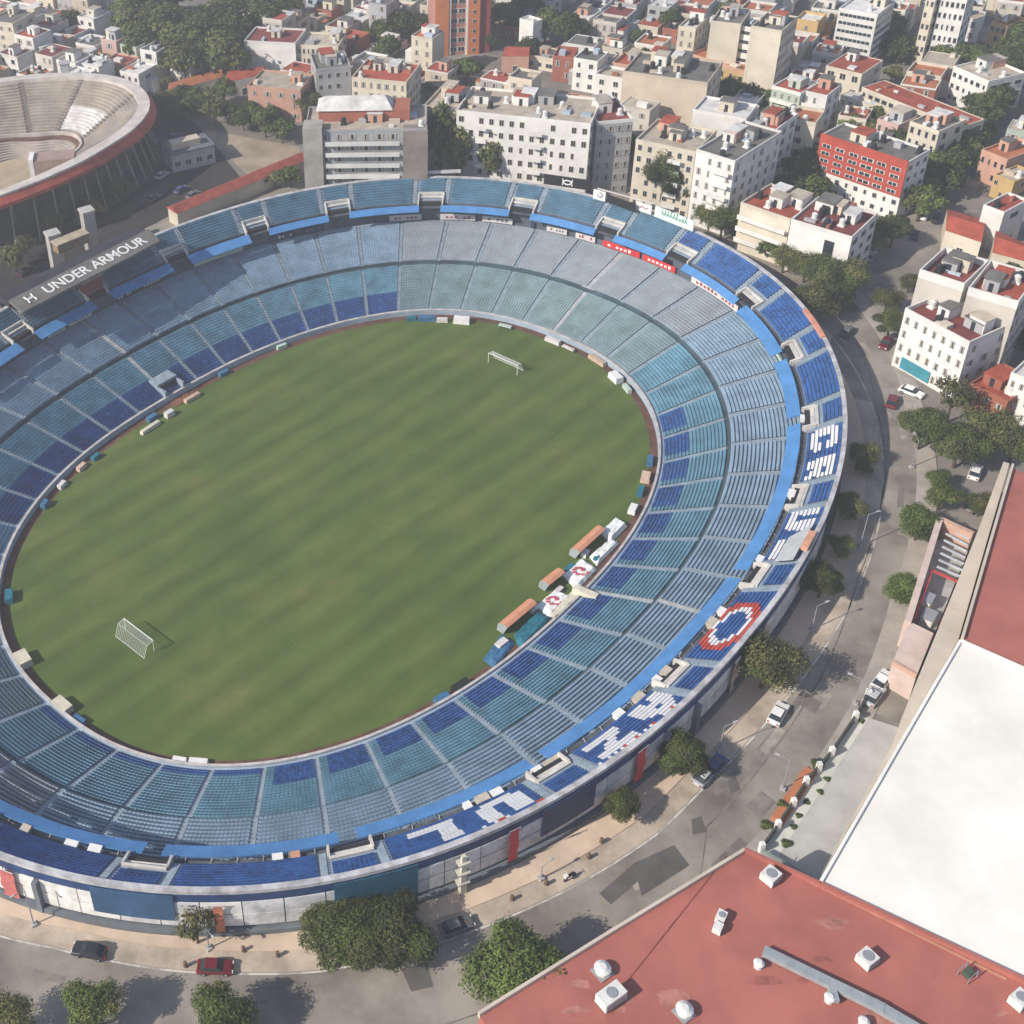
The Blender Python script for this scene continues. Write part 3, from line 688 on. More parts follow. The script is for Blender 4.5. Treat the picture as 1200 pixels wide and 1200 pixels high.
# players' tunnel
tu = .2475; tn, n = frame(tu, 0.); q = P3(tu, .02, .0)
t = empty('players_tunnel', q, math.atan2(tn.y, tn.x)); tag(t, 'players tunnel with dark mouth and brown ramp at the left touchline', 'tunnel')
sgn = 1 if n.dot(Vector((-tn.y, tn.x, 0))) > 0 else -1
mb = MB(); mb.box(-2.6, -.8, 0, -2.2, 4.5*1, 2.6); mb.box(2.2, -.8, 0, 2.6, 4.5, 2.6); mb.box(-2.6, 1.6, 2.6, 2.6, 4.5, 3.2)
if sgn < 0: mb.v = [(x, -y, z) for x, y, z in mb.v]
mb.build('wall', M_stair, t)
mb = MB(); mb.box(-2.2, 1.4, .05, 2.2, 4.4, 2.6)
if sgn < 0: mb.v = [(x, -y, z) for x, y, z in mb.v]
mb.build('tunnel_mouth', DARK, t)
mb = MB(); mb.box(-2.4, -3.6, 0.02, 2.4, -.9, .14)
if sgn < 0: mb.v = [(x, -y, z) for x, y, z in mb.v]
mb.build('ramp', mat('ramp_brown', (.22, .10, .06), .9, .3, .6), t)

# --- sheet and banners, pylons, people-free clutter at the upper entrances --------
q = [P3(.7812, .87, zu(.87)+.95), P3(.7812, .955, zu(.955)+.95), P3(.7990, .955, zu(.955)+.95), P3(.7930, .87, zu(.87)+.95)]
mb = MB(); c = sum(q, Vector())/4; n_ = 6; g = {}
for i in range(n_+1):
    for j in range(n_+1): g[i, j] = tuple(q[0].lerp(q[1], i/n_).lerp(q[3].lerp(q[2], i/n_), j/n_)+Vector((0, 0, random.uniform(-.08, .08))))
for i in range(n_):
    for j in range(n_): mb.quad(g[i, j], g[i+1, j], g[i+1, j+1], g[i, j+1])
tag(mb.build('seat_cover', mat('cover_grey', (.40, .42, .43), .7, .12, .5)), 'grey sheet spread over the seats at the right rim beside the white letters', 'sheet')
mb = MB(); q = [P3(.795, .955, 18.9), P3(.795, .99, 18.9), P3(.787, .99, 18.9), P3(.787, .955, 18.9)]
mb.prism([p[:2] for p in q], 17.28, 18.0); tag(mb.build('rim_crate', mat('crate_orange', (.55, .28, .18), .8, .2, .6)), 'orange crate standing on the right rim by the grey sheet', 'crate')
M_ban = mat('banner_red', (.62, .05, .06), .7, .15, .5); M_bano = mat('banner_orange', (.60, .22, .12), .7, .2, .5)
for u, z0, z1, wd, mt, lab in ((.6617, 10.2, 16.6, 1.5, M_ban, 'red banner hanging on the facade above the pale pylon'), (.6995, 10.4, 16.8, 1.9, M_ban, 'red banner hanging on the facade right of the navy sheet'), (.5962, 9.8, 15.4, 1.2, M_bano, 'pale orange banner hanging on the white facade near the thin tree'),
                             (.5497, 10.2, 15.8, 2.2, mat('banner_pink', (.55, .16, .15), .7, .25, .5), 'red and pink banner at the left end of the facade'), (.7395, 10., 16.4, 1.4, mat('banner_beige', (.5, .36, .28), .7, .2, .5), 'faded beige banner on the shaded facade'),
                             (.7580, 10.5, 16.4, 1.3, mat('banner_beige', (.5, .36, .28), .7, .2, .5), 'faded beige banner below the red and white seat ring')):
    tn, n = frame(u, 1.); q = P3(u, 1.02, 0); t = empty('banner', (q.x, q.y, z0), math.atan2(tn.y, tn.x)); tag(t, lab, 'banner')
    mb = MB(); rows = 8
    for i in range(rows):
        def row(k): o_ = .12*math.sin(k*1.3); w_ = wd/2*(1-.1*math.sin(k*.9)**2); return [(-w_, o_, (z1-z0)*k/rows), (w_, o_+.1, (z1-z0)*k/rows)]
        a, b = row(i), row(i+1); mb.quad(a[0], a[1], b[1], b[0])
    mb.build('cloth', mt, t)
    mb = MB(); mb.tube((-wd/2-.1, 0, z1-z0), (wd/2+.1, 0, z1-z0), .06); mb.build('rod', METAL, t)
tn, n = frame(.6487, 1.); q = P3(.6487, 1.035, GZ); t = empty('facade_pylon', q, math.atan2(tn.y, tn.x)); tag(t, 'pale stepped pylon standing against the grey facade', 'pylon')
mb = MB(); M_py = mat('pylon_pale', (.52, .50, .42), .85, .15, .6)
mb.prism([(-.45, -.35), (.45, -.35), (.45, .35), (-.45, .35)], 0, 7.6, taper=.6); mb.build('shaft', M_py, t)
for z in (2.2, 4.2, 6.2): mb = MB(); mb.box(-.8, -.5, z, .8, .5, z+.28); mb.build('cross_arm', M_py, t)
for s, (x, y) in zip((0, 1), ((61, 266), (101, 239))):
    p = px(x, y+6, 20); t = empty('stair_tower', (p.x, p.y, GZ), .45); tag(t, ('left' if s == 0 else 'right') + ' one of two white stair towers behind the grey roof', 'tower', 'white stair towers behind the grey roof')
    mb = MB(); mb.box(-1.4, -1.4, 0, 1.4, 1.4, 10.4); mb.build('shaft', mat('tower_white_shaded', (.34, .32, .31), .8, .15, .4), t)  # white shaft greyed, the shade it stands in is put into the colour
    mb = MB(); mb.box(-1.6, -1.6, 10.4, 1.6, 1.6, 11); mb.build('cap', mat('cap_pale', (.45, .43, .41), .8, .2, .6), t)
    mb = MB(); mb.box(1.405, -.8, 6, 1.48, .8, 9.5); mb.build('window', GLASS, t)
p = px(82, 278, 21); t = empty('link_bridge', (p.x, p.y, 18.6), .62); tag(t, 'brown covered bridge between the two white stair towers', 'bridge')
mb = MB(); mb.box(-4, -1.2, 0, 4, 1.2, 2.2); mb.build('wall', mat('bridge_brown', (.23, .16, .10), .85, .25, .5), t)
mb = MB(); mb.box(-4.2, -1.5, 2.2, 4.2, 1.5, 2.5); mb.build('roof', mat('bridge_tan', (.4, .34, .24), .85, .2, .5), t)
# clutter: small crates on the walkway between canopy and upper seats
rr = random.Random(4)
for i, (x, y, c) in enumerate(((1018, 0, 0),)): pass
CL = [(345, 1000, 'orange'), (330, 1001, 'white'), (543, 940, 'white'), (565, 936, 'beige'), (580, 927, 'white'), (640, 905, 'white'), (655, 893, 'beige'), (775, 797, 'white'), (785, 783, 'beige'), (85, 985, 'white'), (30, 963, 'beige'), (115, 992, 'white'), (640, 888, 'beige'), (735, 838, 'white'), (845, 712, 'white'), (903, 655, 'white'), (925, 575, 'white'), (938, 485, 'white'), (750, 812, 'beige'), (830, 725, 'beige')]
CM = {'orange': mat('crate_orange', (.55, .28, .18)), 'white': WHITE, 'beige': mat('crate_beige', (.5, .44, .36), .8, .2, .6)}
for i, (x, y, c) in enumerate(CL):
    p = px(x, y, 14.3); d = ((P(UU, .78)-np.array([p.x, p.y]))**2).sum(1); uu = float(UU[d.argmin()]); tn, n = frame(uu, .8); q = P3(uu, .782, 13.05)
    t = empty('walkway_crate', q, math.atan2(tn.y, tn.x)); l_, h_ = rr.uniform(.9, 1.9), rr.uniform(.5, .9)
    tag(t, c+' crate on the walkway behind the near blue canopy', 'crate', 'crates on the walkway behind the blue canopy, '+c)
    mb = MB(); mb.box(-l_/2, -.5, 0, l_/2, .5, h_); mb.build('body', CM[c], t)
    mb = MB(); mb.box(-l_/2-.05, -.55, h_, l_/2+.05, .55, h_+.08); mb.build('lid', CM[c], t)
mb = MB(); ring(mb, [(.768, 12.8), (.80, 12.8), (.80, 13.05), (.768, 13.05)], closed=True); mb.build('walkway', mat('walkway_dark', (.09, .10, .12), .9, .3, .5), stad)
# ================================================================== GROUND
M_asph = mat('asphalt', (.275, .245, .21), .95, .34, .09, bump=.2)
M_gnd = mat('city_ground', (.21, .188, .165), .95, .25, .06)
M_side = mat('sidewalk_pink', (.58, .45, .34), .92, .16, .15)
M_side2 = mat('sidewalk_grey', (.36, .32, .28), .92, .2, .2)
mb = MB(); n_ = NS
inn = P(UU, .9905); c = inn.mean(0)
rings_ = [inn]
for rad in (130, 200, 400, 1200):
    d = inn-c; d = d/np.linalg.norm(d, axis=1)[:, None]; rings_.append(c+d*rad)
for Rg in rings_: mb.v += [(float(a), float(b), GZ) for a, b in Rg]
for k in range(len(rings_)-1):
    for i in range(n_):
        j = (i+1) % n_; mb.f.append((k*n_+i, k*n_+j, (k+1)*n_+j, (k+1)*n_+i)); mb.m.append(0)
struct(mb.build('ground', M_gnd))
def uoff(p):
    q = P(UU, 1.); d = q-np.array([p[0], p[1]]); k = int((d**2).sum(1).argmin())
    return float(UU[k]), float(np.linalg.norm(d[k]))
def curveoff(pts, default, known=()):
    L_ = sorted([uoff(px(*p)) for p in pts]+list(known)); us = np.array([a for a, b in L_]); ds = np.array([b for a, b in L_])
    return lambda u: np.interp(u, np.r_[us[-1]-1, us, us[0]+1], np.r_[ds[-1], ds, ds[0]])
KERB = curveoff([(10, 1098), (60, 1108), (130, 1124), (200, 1135), (280, 1139), (380, 1136), (480, 1113), (590, 1075), (690, 1027), (770, 975), (820, 925), (865, 880)], 7, [(.80, 7), (.84, 7), (.9, 7), (.97, 7), (.1, 8), (.3, 8), (.48, 8)])
OUTR = curveoff([(870, 998), (905, 960), (958, 890), (1003, 815), (1030, 745), (1046, 690), (1068, 620), (1075, 560), (1062, 480)], 20, [(.53, 21), (.57, 21), (.62, 20.5), (.66, 20.5), (.69, 21), (.95, 20), (.0, 20), (.1, 20), (.2, 20), (.35, 22), (.46, 22)])
def offring(name, f0, f1, z, mt, h=0):
    tn_ = P(UU, 1.)-P(UU, 0.); tn_ /= np.linalg.norm(tn_, axis=1)[:, None]; b = P(UU, 1.)
    mb = MB()
    for i, u in enumerate(UU):
        for f in (f0, f1):
            o = float(f(u)); mb.v.append((b[i, 0]+tn_[i, 0]*o, b[i, 1]+tn_[i, 1]*o, z))
        for f in (f0, f1):
            o = float(f(u)); mb.v.append((b[i, 0]+tn_[i, 0]*o, b[i, 1]+tn_[i, 1]*o, z-h-.003))
    for i in range(NS):
        j = (i+1) % NS; mb.f.append((4*i, 4*j, 4*j+1, 4*i+1)); mb.m.append(0)
        if h:
            for k in (0, 1): mb.f.append((4*i+k, 4*j+k, 4*j+2+k, 4*i+2+k)); mb.m.append(0)
    return struct(mb.build(name, mt))
offring('pavement', lambda u: .65, lambda u: KERB(u)-2.6, GZ+.13, M_side, .12)
offring('parking_strip', lambda u: KERB(u)-2.59, lambda u: KERB(u)+.005, GZ+.008, mat('strip_tan', (.44, .365, .29), .95, .25, .25))
offring('ring_road', lambda u: KERB(u)+.01, OUTR, GZ+.006, M_asph)
offring('outer_pavement', lambda u: OUTR(u)+.01, lambda u: OUTR(u)+(3.2 if not .17 < u < .33 else .03), GZ+.13, M_side2, .12)
offring('kerb_line', lambda u: KERB(u)+.10, lambda u: KERB(u)+.34, GZ+.012, mat('worn_road_paint', (.55, .52, .47), .9, .5, .35, col2=(.33, .30, .265), sharp=True))
offring('lane_seam', lambda u: OUTR(u)-5.1, lambda u: OUTR(u)-4.9, GZ+.012, mat('tar_seam', (.175, .158, .138), .9, .4, .3))
def patch(name, pts, z, mt, world=False):
    mb = MB(); mb.poly([(*(p if world else px(*p, z))[:2], z) for p in pts]); return struct(mb.build(name, mt))
M_tar = mat('fresh_asphalt', (.105, .10, .094), .95, .2, .3)
for q in ([(702, 1047), (745, 1010), (760, 1022), (716, 1060)], [(742, 1012), (790, 990), (808, 1014), (752, 1050)], [(470, 1135), (500, 1128), (508, 1156), (482, 1162)], [(810, 960), (822, 956), (828, 975), (812, 978)], [(852, 915), (862, 910), (868, 925), (856, 930)]): patch('asphalt_patch', q, GZ+.020+.004*(q[0][0] == 742), M_tar)
rp_ = random.Random(31)
for i in range(26):
    u = rp_.choice([rp_.uniform(.52, .72), rp_.uniform(.70, .95)]); a_, b_ = KERB(u)+.8, OUTR(u)-.8; f0 = rp_.uniform(0, .75); o0_ = a_+(b_-a_)*f0; wd_ = rp_.uniform(.6, 2.4); du_ = rp_.uniform(.002, .010); mb = MB(); q_ = []
    for uu, oo in ((u, o0_), (u+du_, o0_+rp_.uniform(-.2, .2)), (u+du_, o0_+wd_), (u, o0_+wd_)):
        base = P3(uu, 1., 0); n_o = Vector((*(P(uu, 1.)-P(uu, 0.)), 0)).normalized(); p_ = base+n_o*oo; q_.append((p_.x, p_.y, GZ+.010+.0002*i))
    mb.poly(q_); struct(mb.build('asphalt_patch', mat('patch_%d' % (i % 3), ((.215, .193, .168), (.32, .285, .245), (.175, .16, .142))[i % 3], .95, .3, .4)))
# avenue running away from the ring road, and its cross streets
def road(name, pts, w_, z, mt):
    q = [px(*p, z) if len(p) == 2 else Vector(p) for p in pts]; mb = MB(); Lf = []; Rf = []
    for i, p in enumerate(q):
        d = (q[min(i+1, len(q)-1)]-q[max(i-1, 0)]); d.z = 0; d.normalize(); s = Vector((-d.y, d.x, 0))*w_/2; Lf.append(p+s); Rf.append(p-s)
    for i in range(len(q)-1): mb.quad((*Rf[i][:2], z), (*Rf[i+1][:2], z), (*Lf[i+1][:2], z), (*Lf[i][:2], z))
    ROADS.append([(p.x, p.y) for p in Lf+Rf[::-1]])
    return struct(mb.build(name, mt))
ROADS = []
road('avenue', [(1015, 470), (1035, 380), (1062, 310), (1080, 250), (1100, 210), (1130, 160), (1160, 110), (1200, 45)], 17, GZ+.010, M_asph)
road('cross_street', [(1020, 205), (1080, 222), (1140, 238), (1220, 262)], 9, GZ+.014, mat('street_pale', (.24, .22, .20), .95, .2, .15))
road('cross_street', [(890, 160), (960, 150), (1060, 60), (1100, 30)], 6, GZ+.014, M_asph)
road('cross_street', [(520, 75), (600, 95), (760, 150), (900, 215), (960, 250)], 7, GZ+.018, M_asph)
road('cross_street', [(205, 118), (320, 140), (420, 165), (520, 180), (700, 215)], 7, GZ+.018, M_asph)
road('cross_street', [(490, 40), (520, 75), (560, 60), (720, 60), (900, 60)], 6, GZ+.022, M_asph)
road('side_street', [(1040, 455), (1100, 520), (1150, 560)], 7, GZ+.014, mat('street_pale', (.24, .22, .20), .95, .2, .15))
mb = MB()
for i in range(14):
    f = i/14; a, b = px(1078+2*i, 236-2*i, GZ+.02), px(1100, 210, GZ)
for k, (x, y) in enumerate(((1074, 238), (1079, 238.6), (1084, 239.2), (1089, 239.8), (1094, 240.4))):
    p = px(x, y, GZ+.02); q = px(x+4, y-9, GZ+.02); d = (q-p).normalized(); s = Vector((-d.y, d.x, 0))*.35; mb.quad(p-s, q-s, q+s, p+s)
struct(mb.build('crosswalk', mat('road_paint', (.5, .5, .48), .9, .25, .6)))
patch('dirt_lot', [(232, 150), (350, 172), (352, 182), (290, 205)], GZ+.02, mat('dirt_lot', (.34, .27, .20), .95, .25, .12))
road('ramp_road', [(-20, 300), (60, 276), (120, 243), (165, 212), (188, 182), (190, 160)], 3.5, GZ+.026, mat('ramp_grey', (.10, .09, .075), .95, .25, .2))
road('ramp_road', [(120, 262), (170, 232), (200, 215)], 4, GZ+.030, mat('ramp_brown2', (.09, .075, .06), .95, .25, .2))
patch('plaza', [(-60, 392), (6, 352), (100, 300), (182, 262), (205, 249), (282, 208), (235, 150), (190, 115), (150, 160), (-60, 240)], GZ+.02, mat('plaza_shadow_grey', (.038, .036, .036), .95, .25, .1))  # asphalt darkened further: the bullring's shadow is put into the colour
patch('driveway', [(893, 995), (1008, 838), (1052, 852), (1056, 880), (962, 1034)], GZ+.15, mat('drive_grey', (.42, .415, .39), .9, .14, .2))
patch('driveway_edge', [(893, 995), (1008, 838), (1018, 842), (912, 1003)], GZ+.155, mat('drive_pale', (.55, .55, .50), .9, .12, .3))
patch('parking_yard', [(1012, 830), (1030, 780), (1080, 790), (1060, 850)], GZ+.016, M_asph)

# ================================================================== BUILDINGS
WALLS = {'white': (.66, .64, .61), 'cream': (.58, .52, .42), 'grey': (.36, .36, .37), 'beige': (.50, .42, .33), 'salmon': (.52, .30, .22), 'pink': (.55, .38, .34), 'ochre': (.50, .34, .15), 'brick red': (.32, .11, .07), 'tan': (.52, .48, .43), 'pale green': (.42, .48, .40), 'pale blue': (.38, .45, .52)}
ROOFS = {'red': (.34, .075, .045), 'terracotta': (.42, .15, .07), 'white': (.62, .60, .58), 'grey': (.27, .27, .28), 'beige': (.42, .36, .29), 'maroon': (.20, .05, .045)}
def wallm(c): return mat('wall_'+c.replace(' ', '_'), WALLS[c], .88, .12, .22, rnd=.10)
def roofm(c): return mat('roof_'+c, ROOFS[c], .9, .24, .35, rnd=.12)
def winmesh(frame_c):
    key = 'win'+frame_c
    if key in MATS: return MATS[key]
    mb = MB(); mb.box(-.5, -.06, 0, .5, .06, 1, 0); mb.box(-.42, -.075, .06, -.03, -.055, .94, 1); mb.box(.03, -.075, .06, .42, -.055, .94, 1)
    MATS[key] = mb.mesh('window', [wallm(frame_c) if frame_c in WALLS else WHITE, GLASS]); return MATS[key]
def sillmesh(curtain):
    key = 'sill%d' % curtain
    if key in MATS: return MATS[key]
    mb = MB(); mb.box(-.46, -.06, .08, .46, .05, .94, 1); mb.box(-.54, -.16, .0, .54, .05, .075, 0); mb.box(-.54, -.10, .945, .54, .05, 1.02, 0)
    if curtain: mb.box(-.42, -.075, .12, -.10, -.055, .9, 2); mb.box(.2, -.075, .12, .42, -.055, .9, 2)
    MATS[key] = mb.mesh('window', [CONC, GLASS, mat('curtain', (.42, .38, .32), .9, .2, 1)]); return MATS[key]
def ribbonmesh():
    if 'ribbon' in MATS: return MATS['ribbon']
    mb = MB(); mb.box(-.5, -.05, 0, .5, .05, 1, 0)
    for i in range(8): mb.box(-.49+i*.1225, -.07, .05, -.49+i*.1225+.11, -.045, .95, 1)
    MATS['ribbon'] = mb.mesh('window', [WHITE, GLASS]); return MATS['ribbon']
TANKM = [mat('tank_black', (.025, .025, .028), .5), mat('tank_white', (.6, .6, .58), .6)]
def tankmesh(i):
    k = 'tank%d' % i
    if k in MATS: return MATS[k]
    mb = MB(); mb.cyl(0, 0, 0, 1.15, .62, .62, 10); mb.cyl(0, 0, 1.15, 1.45, .62, .25, 10); mb.box(-.7, -.7, -.35, .7, .7, 0)
    MATS[k] = mb.mesh('water_tank', TANKM[i]); return MATS[k]
FOOT = []                                     # footprints already taken
SHAREDM = {}
def building(name, label, cat, A, B, h, d, wall='cream', roof='grey', fl=None, cols=0, scols=0, style='win', side='both', bal=(), tanks=1, rooms=1, par=.7, extra=None, group=None, geo=None, wside=None, seed=None):
    """A, B: ends of the top edge of the front wall in the photograph; h height over the street, d depth"""
    if geo: (cx_, cy_), Lx, rz = geo; GZ_ = GZ
    else:
        a, b = px(*A, GZ+h), px(*B, GZ+h); e = b-a; Lx = math.hypot(e.x, e.y); rz = math.atan2(e.y, e.x)
        n = Vector((-e.y, e.x, 0)).normalized(); mid = (a+b)/2
        if n.dot(Vector((mid.x, mid.y, 0))) < 0: n = -n
        cx_, cy_ = mid.x+n.x*d/2, mid.y+n.y*d/2
    rr = random.Random(seed if seed is not None else hash((round(cx_, 1), round(cy_, 1))) & 0xffff)
    t = empty(name, (cx_, cy_, GZ), rz); tag(t, label, cat, group)
    hx, hy = Lx/2, d/2; fl = fl or max(1, round(h/3))
    ca_, sa_ = math.cos(rz), math.sin(rz)
    FOOT.append([(cx_+x*ca_-y*sa_, cy_+x*sa_+y*ca_) for x, y in ((-hx-1, -hy-1), (hx+1, -hy-1), (hx+1, hy+1), (-hx-1, hy+1))])
    mb = MB(); mb.box(-hx, -hy, 0, hx, hy, h); mb.build('wall', wallm(wall), t)
    mb = MB(); mb.box(-hx+.2, -hy+.2, h+.004, hx-.2, hy-.2, h+.12); R_ = mb.build('roof', roofm(roof), t)
    if par:
        mb = MB(); th = .22; o = .03
        for x0, y0, x1, y1 in ((-hx-o, -hy-o, hx+o, -hy+th), (-hx-o, hy-th, hx+o, hy+o), (-hx-o, -hy+th, -hx+th, hy-th), (hx-th, -hy+th, hx+o, hy-th)): mb.box(x0, y0, h-.15, x1, y1, h+par)
        mb.build('parapet', wallm(wside or wall), t)
    fh = h/fl; wm = rr.choice([winmesh('white'), winmesh('grey'), sillmesh(0), sillmesh(1), sillmesh(1), winmesh('cream')]); wf, hf = rr.uniform(.36, .66), rr.uniform(.38, .56)
    def wins(n, L_, place, ang):
        for f in range(fl):
            if style == 'ribbon':
                o = link('window', ribbonmesh(), t); o.location = (*place(0), f*fh+fh*.38); o.rotation_euler = (0, 0, ang); o.scale = (L_*.92, 1, fh*.42); continue
            for i in range(n):
                if style == 'win' and rr.random() < .08: continue
                x = -L_/2+L_*(i+.5)/n
                o = link('window', wm, t); o.location = (*place(x), f*fh+fh*.32); o.rotation_euler = (0, 0, ang); o.scale = (min(2.6, L_/n*wf)*rr.choice([1, 1, 1, .6, 1.2]), 1, fh*hf)
    if cols: wins(cols, Lx, lambda x: (x, -hy-.01), 0)
    if scols:
        if side in ('right', 'both'): wins(scols, d, lambda x: (hx+.01, x), math.pi/2)
        if side in ('left', 'both'): wins(scols, d, lambda x: (-hx-.01, -x), -math.pi/2)
    for x0, x1 in bal:                            # balconies along parts of the front
        for f in range(1, fl):
            mb = MB(); mb.box(-hx+x0*Lx, -hy-1.3, f*fh-.12, -hx+x1*Lx, -hy-.005, f*fh+.05); mb.box(-hx+x0*Lx, -hy-1.3, f*fh+.051, -hx+x1*Lx, -hy-1.18, f*fh+1.0); mb.build('balcony', wallm(wside or 'white'), t)
    for i in range(rooms):
        w_, l_, hh = rr.uniform(2.2, 4), rr.uniform(2.2, min(5, max(2.5, d*.5))), rr.uniform(2.1, 2.9)
        x, y = rr.uniform(-hx+2.4, hx-2.4) if hx > 3 else 0, rr.uniform(-hy*.2, hy-2.2) if hy > 3 else 0
        mb = MB(); mb.box(x-w_/2, y-l_/2, h+.125, x+w_/2, y+l_/2, h+hh); mb.box(x-w_/2-.15, y-l_/2-.15, h+hh, x+w_/2+.15, y+l_/2+.15, h+hh+.15, 1)
        mb.box(x-.4, y-l_/2-.04, h+.13, x+.4, y-l_/2+.02, h+1.9, 2)
        k = rr.choice(['white', 'cream', wall, 'salmon', 'grey']); mb.build('roof_room', [wallm(k), roofm(rr.choice(['grey', 'red', 'white', 'beige', 'grey', 'white'])), GLASS], R_)
    for i in range(1 + (hx > 6)*2 + (hx > 12)*3):
        x, y = rr.uniform(-hx+1.2, hx-1.2), rr.uniform(-hy+1.2, hy-1.2); a_, b_, c_ = rr.uniform(.3, 1.4), rr.uniform(.3, 1.2), rr.uniform(.4, 1.3)
        mb = MB(); mb.box(x-a_, y-b_, h+.125, x+a_, y+b_, h+.125+c_); mb.build(rr.choice(['skylight', 'laundry_box', 'vent_box']), wallm(rr.choice(['white', 'grey', 'cream', 'brick red', 'beige', 'pale blue'])), R_)
    for i in range(tanks):
        o = link('water_tank', tankmesh(rr.randint(0, 1)), R_); x = rr.uniform(-hx+1, hx-1) if hx > 1.3 else 0; y = rr.uniform(-hy+1, hy-1) if hy > 1.3 else 0
        o.location = (x, y, h+.48); o.scale = (1, 1, 1)
    if extra: extra(t, hx, hy, h, R_)
    return t

# --- the buildings one can tell apart -----------------------------------------
def ext_grey(t, hx, hy, h, R_):
    mb = MB(); mb.box(-hx-.4, -hy-1.2, 0, -hx+4.2, -hy+4, h+1.6); mb.build('stair_tower', mat('raw_concrete', (.33, .31, .28), .9, .2, .3), t)
    mb = MB(); mb.box(hx-5.5, -hy-1.1, 0, hx+.3, -hy+3, h+.4); mb.build('stair_tower', mat('brown_concrete', (.24, .20, .18), .9, .2, .3), t)
    mb = MB(); mb.box(-hx+3, -1, h+.13, hx-4, hy-1, h+3.0); mb.build('penthouse', wallm('brick red'), R_)
    mb = MB(); x0, x1 = -hx+2.5, hx-8
    mb.v += [(x0, -1.4, h+3.0), (x1, -1.4, h+3.0), (x1, hy-.6, h+3.0), (x0, hy-.6, h+3.0), (x0+2, hy*.4, h+5.2), (x1-2, hy*.4, h+5.2)]; mb.f += [(0, 1, 5, 4), (1, 2, 5), (2, 3, 4, 5), (3, 0, 4)]; mb.m += [0]*4
    mb.build('hip_roof', roofm('white'), R_)
building('apartment_block', 'dark grey brown apartment block with long pale balconies right behind the far stadium rim', 'apartment block', (357, 156), (500, 154), 20, 14, 'grey', 'beige', 7, 9, 3, bal=((.17, .78),), tanks=5, rooms=2, extra=ext_grey)
building('apartment_block', 'long cream apartment block with white front behind the rim, left of the black logo board', 'apartment block', (535, 132), (692, 148), 20, 15, 'white', 'beige', 6, 13, 4, bal=((.16, .24), (.58, .66)), tanks=9, rooms=5)
building('apartment_block', 'narrow beige block joined to the left end of the long cream apartments', 'apartment block', (497, 126), (534, 131), 19.5, 14, 'beige', 'beige', 6, 1, 0, tanks=2, rooms=2)
building('apartment_block', 'grey shaded block with one white strip right of the long cream apartments', 'apartment block', (700, 146), (742, 142), 19, 13, 'grey', 'maroon', 6, 4, 3, tanks=3, rooms=2, wside='white')  # grey wall colour stands in for the cream block's shaded right side
building('apartment_block', 'cream apartment block with a bushy green tree in front, behind the mint rim board', 'apartment block', (745, 166), (815, 181), 17, 13, 'cream', 'beige', 6, 6, 3, bal=((.58, .8),), tanks=4, rooms=3)
building('apartment_block', 'pale apartment block with dark shaded right side behind the rim, beside the cream one', 'apartment block', (816, 178), (861, 192), 18, 20, 'white', 'grey', 6, 4, 6, bal=((.5, .95),), tanks=6, rooms=3)
building('warehouse', 'plain white long building with blank lit wall behind the pale apartments', 'building', (812, 131), (874, 142), 17, 9, 'white', 'white', 5, 0, 3, tanks=2, rooms=1)
building('warehouse', 'wide beige block with blank windowless front below the twin white towers', 'building', (730, 86), (829, 100), 17, 15, 'beige', 'grey', 5, 0, 3, tanks=9, rooms=5, side='right')
building('apartment_tower', 'left one of twin white slab towers with blank front', 'apartment tower', (833, 27), (868, 31), 19, 12, 'cream', 'grey', 7, 0, 4, tanks=3, rooms=2)
building('apartment_tower', 'right one of twin white slab towers with dark right side', 'apartment tower', (880, 33), (916, 39), 21, 12, 'cream', 'grey', 7, 0, 6, tanks=3, rooms=2, side='right')
building('apartment_block', 'striped stairwell block squeezed between the twin white slab towers', 'building', (868, 33), (880, 35), 18, 8, 'white', 'grey', 7, 1, 0, style='ribbon', tanks=1, rooms=0)
building('apartment_block', 'pale block with grey right wall left of the twin white towers', 'apartment block', (795, 33), (815, 36), 15, 12, 'cream', 'white', 5, 2, 4, tanks=2, rooms=1)
building('school', 'low building with bright orange roof edge in front of the twin white towers', 'building', (808, 66), (874, 88), 8, 12, 'ochre', 'terracotta', 2, 6, 2, tanks=1, rooms=0, par=1.0, wside='salmon')
building('apartment_tower', 'white block with thin balcony stripes and dark right side near the top right', 'apartment tower', (983, 12), (1028, 20), 16, 13, 'white', 'white', 7, 7, 5, style='ribbon', tanks=2, rooms=1)
def ext_redpanels(t, hx, hy, h, R_):
    mb = MB(); mb.box(-hx-.1, -hy-.35, h*.42, hx+.1, -hy-.012, h+.9); mb.build('red_cladding', mat('cladding_red', (.40, .07, .045), .8, .15, .3), t)
    for r in range(4):
        for c in range(6):
            o = link('window', winmesh('white'), t); o.location = (-hx+2*hx*(c+.55)/6.2, -hy-.42, h*.46+r*h*.13); o.scale = (2*hx/9.5 if c not in (3,) else 2*hx/7, 1, h*.062)
building('apartment_block', 'flat roofed block with red upper front dotted with white windows beside the avenue', 'apartment block', (963, 160), (1064, 193), 14, 9, 'white', 'grey', 5, 9, 3, tanks=5, rooms=1, extra=ext_redpanels, side='right')
def ext_bigwin(t, hx, hy, h, R_):
    mb = MB(); mb.box(hx*.18, -hy-.12, h*.5, hx*.5, -hy-.006, h*.85); mb.build('shop_window', GLASS, t)
building('apartment_block', 'cream apartments with balcony bands behind the right rim', 'apartment block', (868, 240), (926, 260), 11, 12, 'cream', 'red', 4, 0, 0, bal=((.02, .98),), tanks=4, rooms=3)
building('apartment_block', 'pale green white block with one large dark window behind the right rim', 'apartment block', (927, 260), (998, 281), 11.5, 13, 'white', 'maroon', 4, 0, 3, tanks=8, rooms=3, extra=ext_bigwin, side='right')
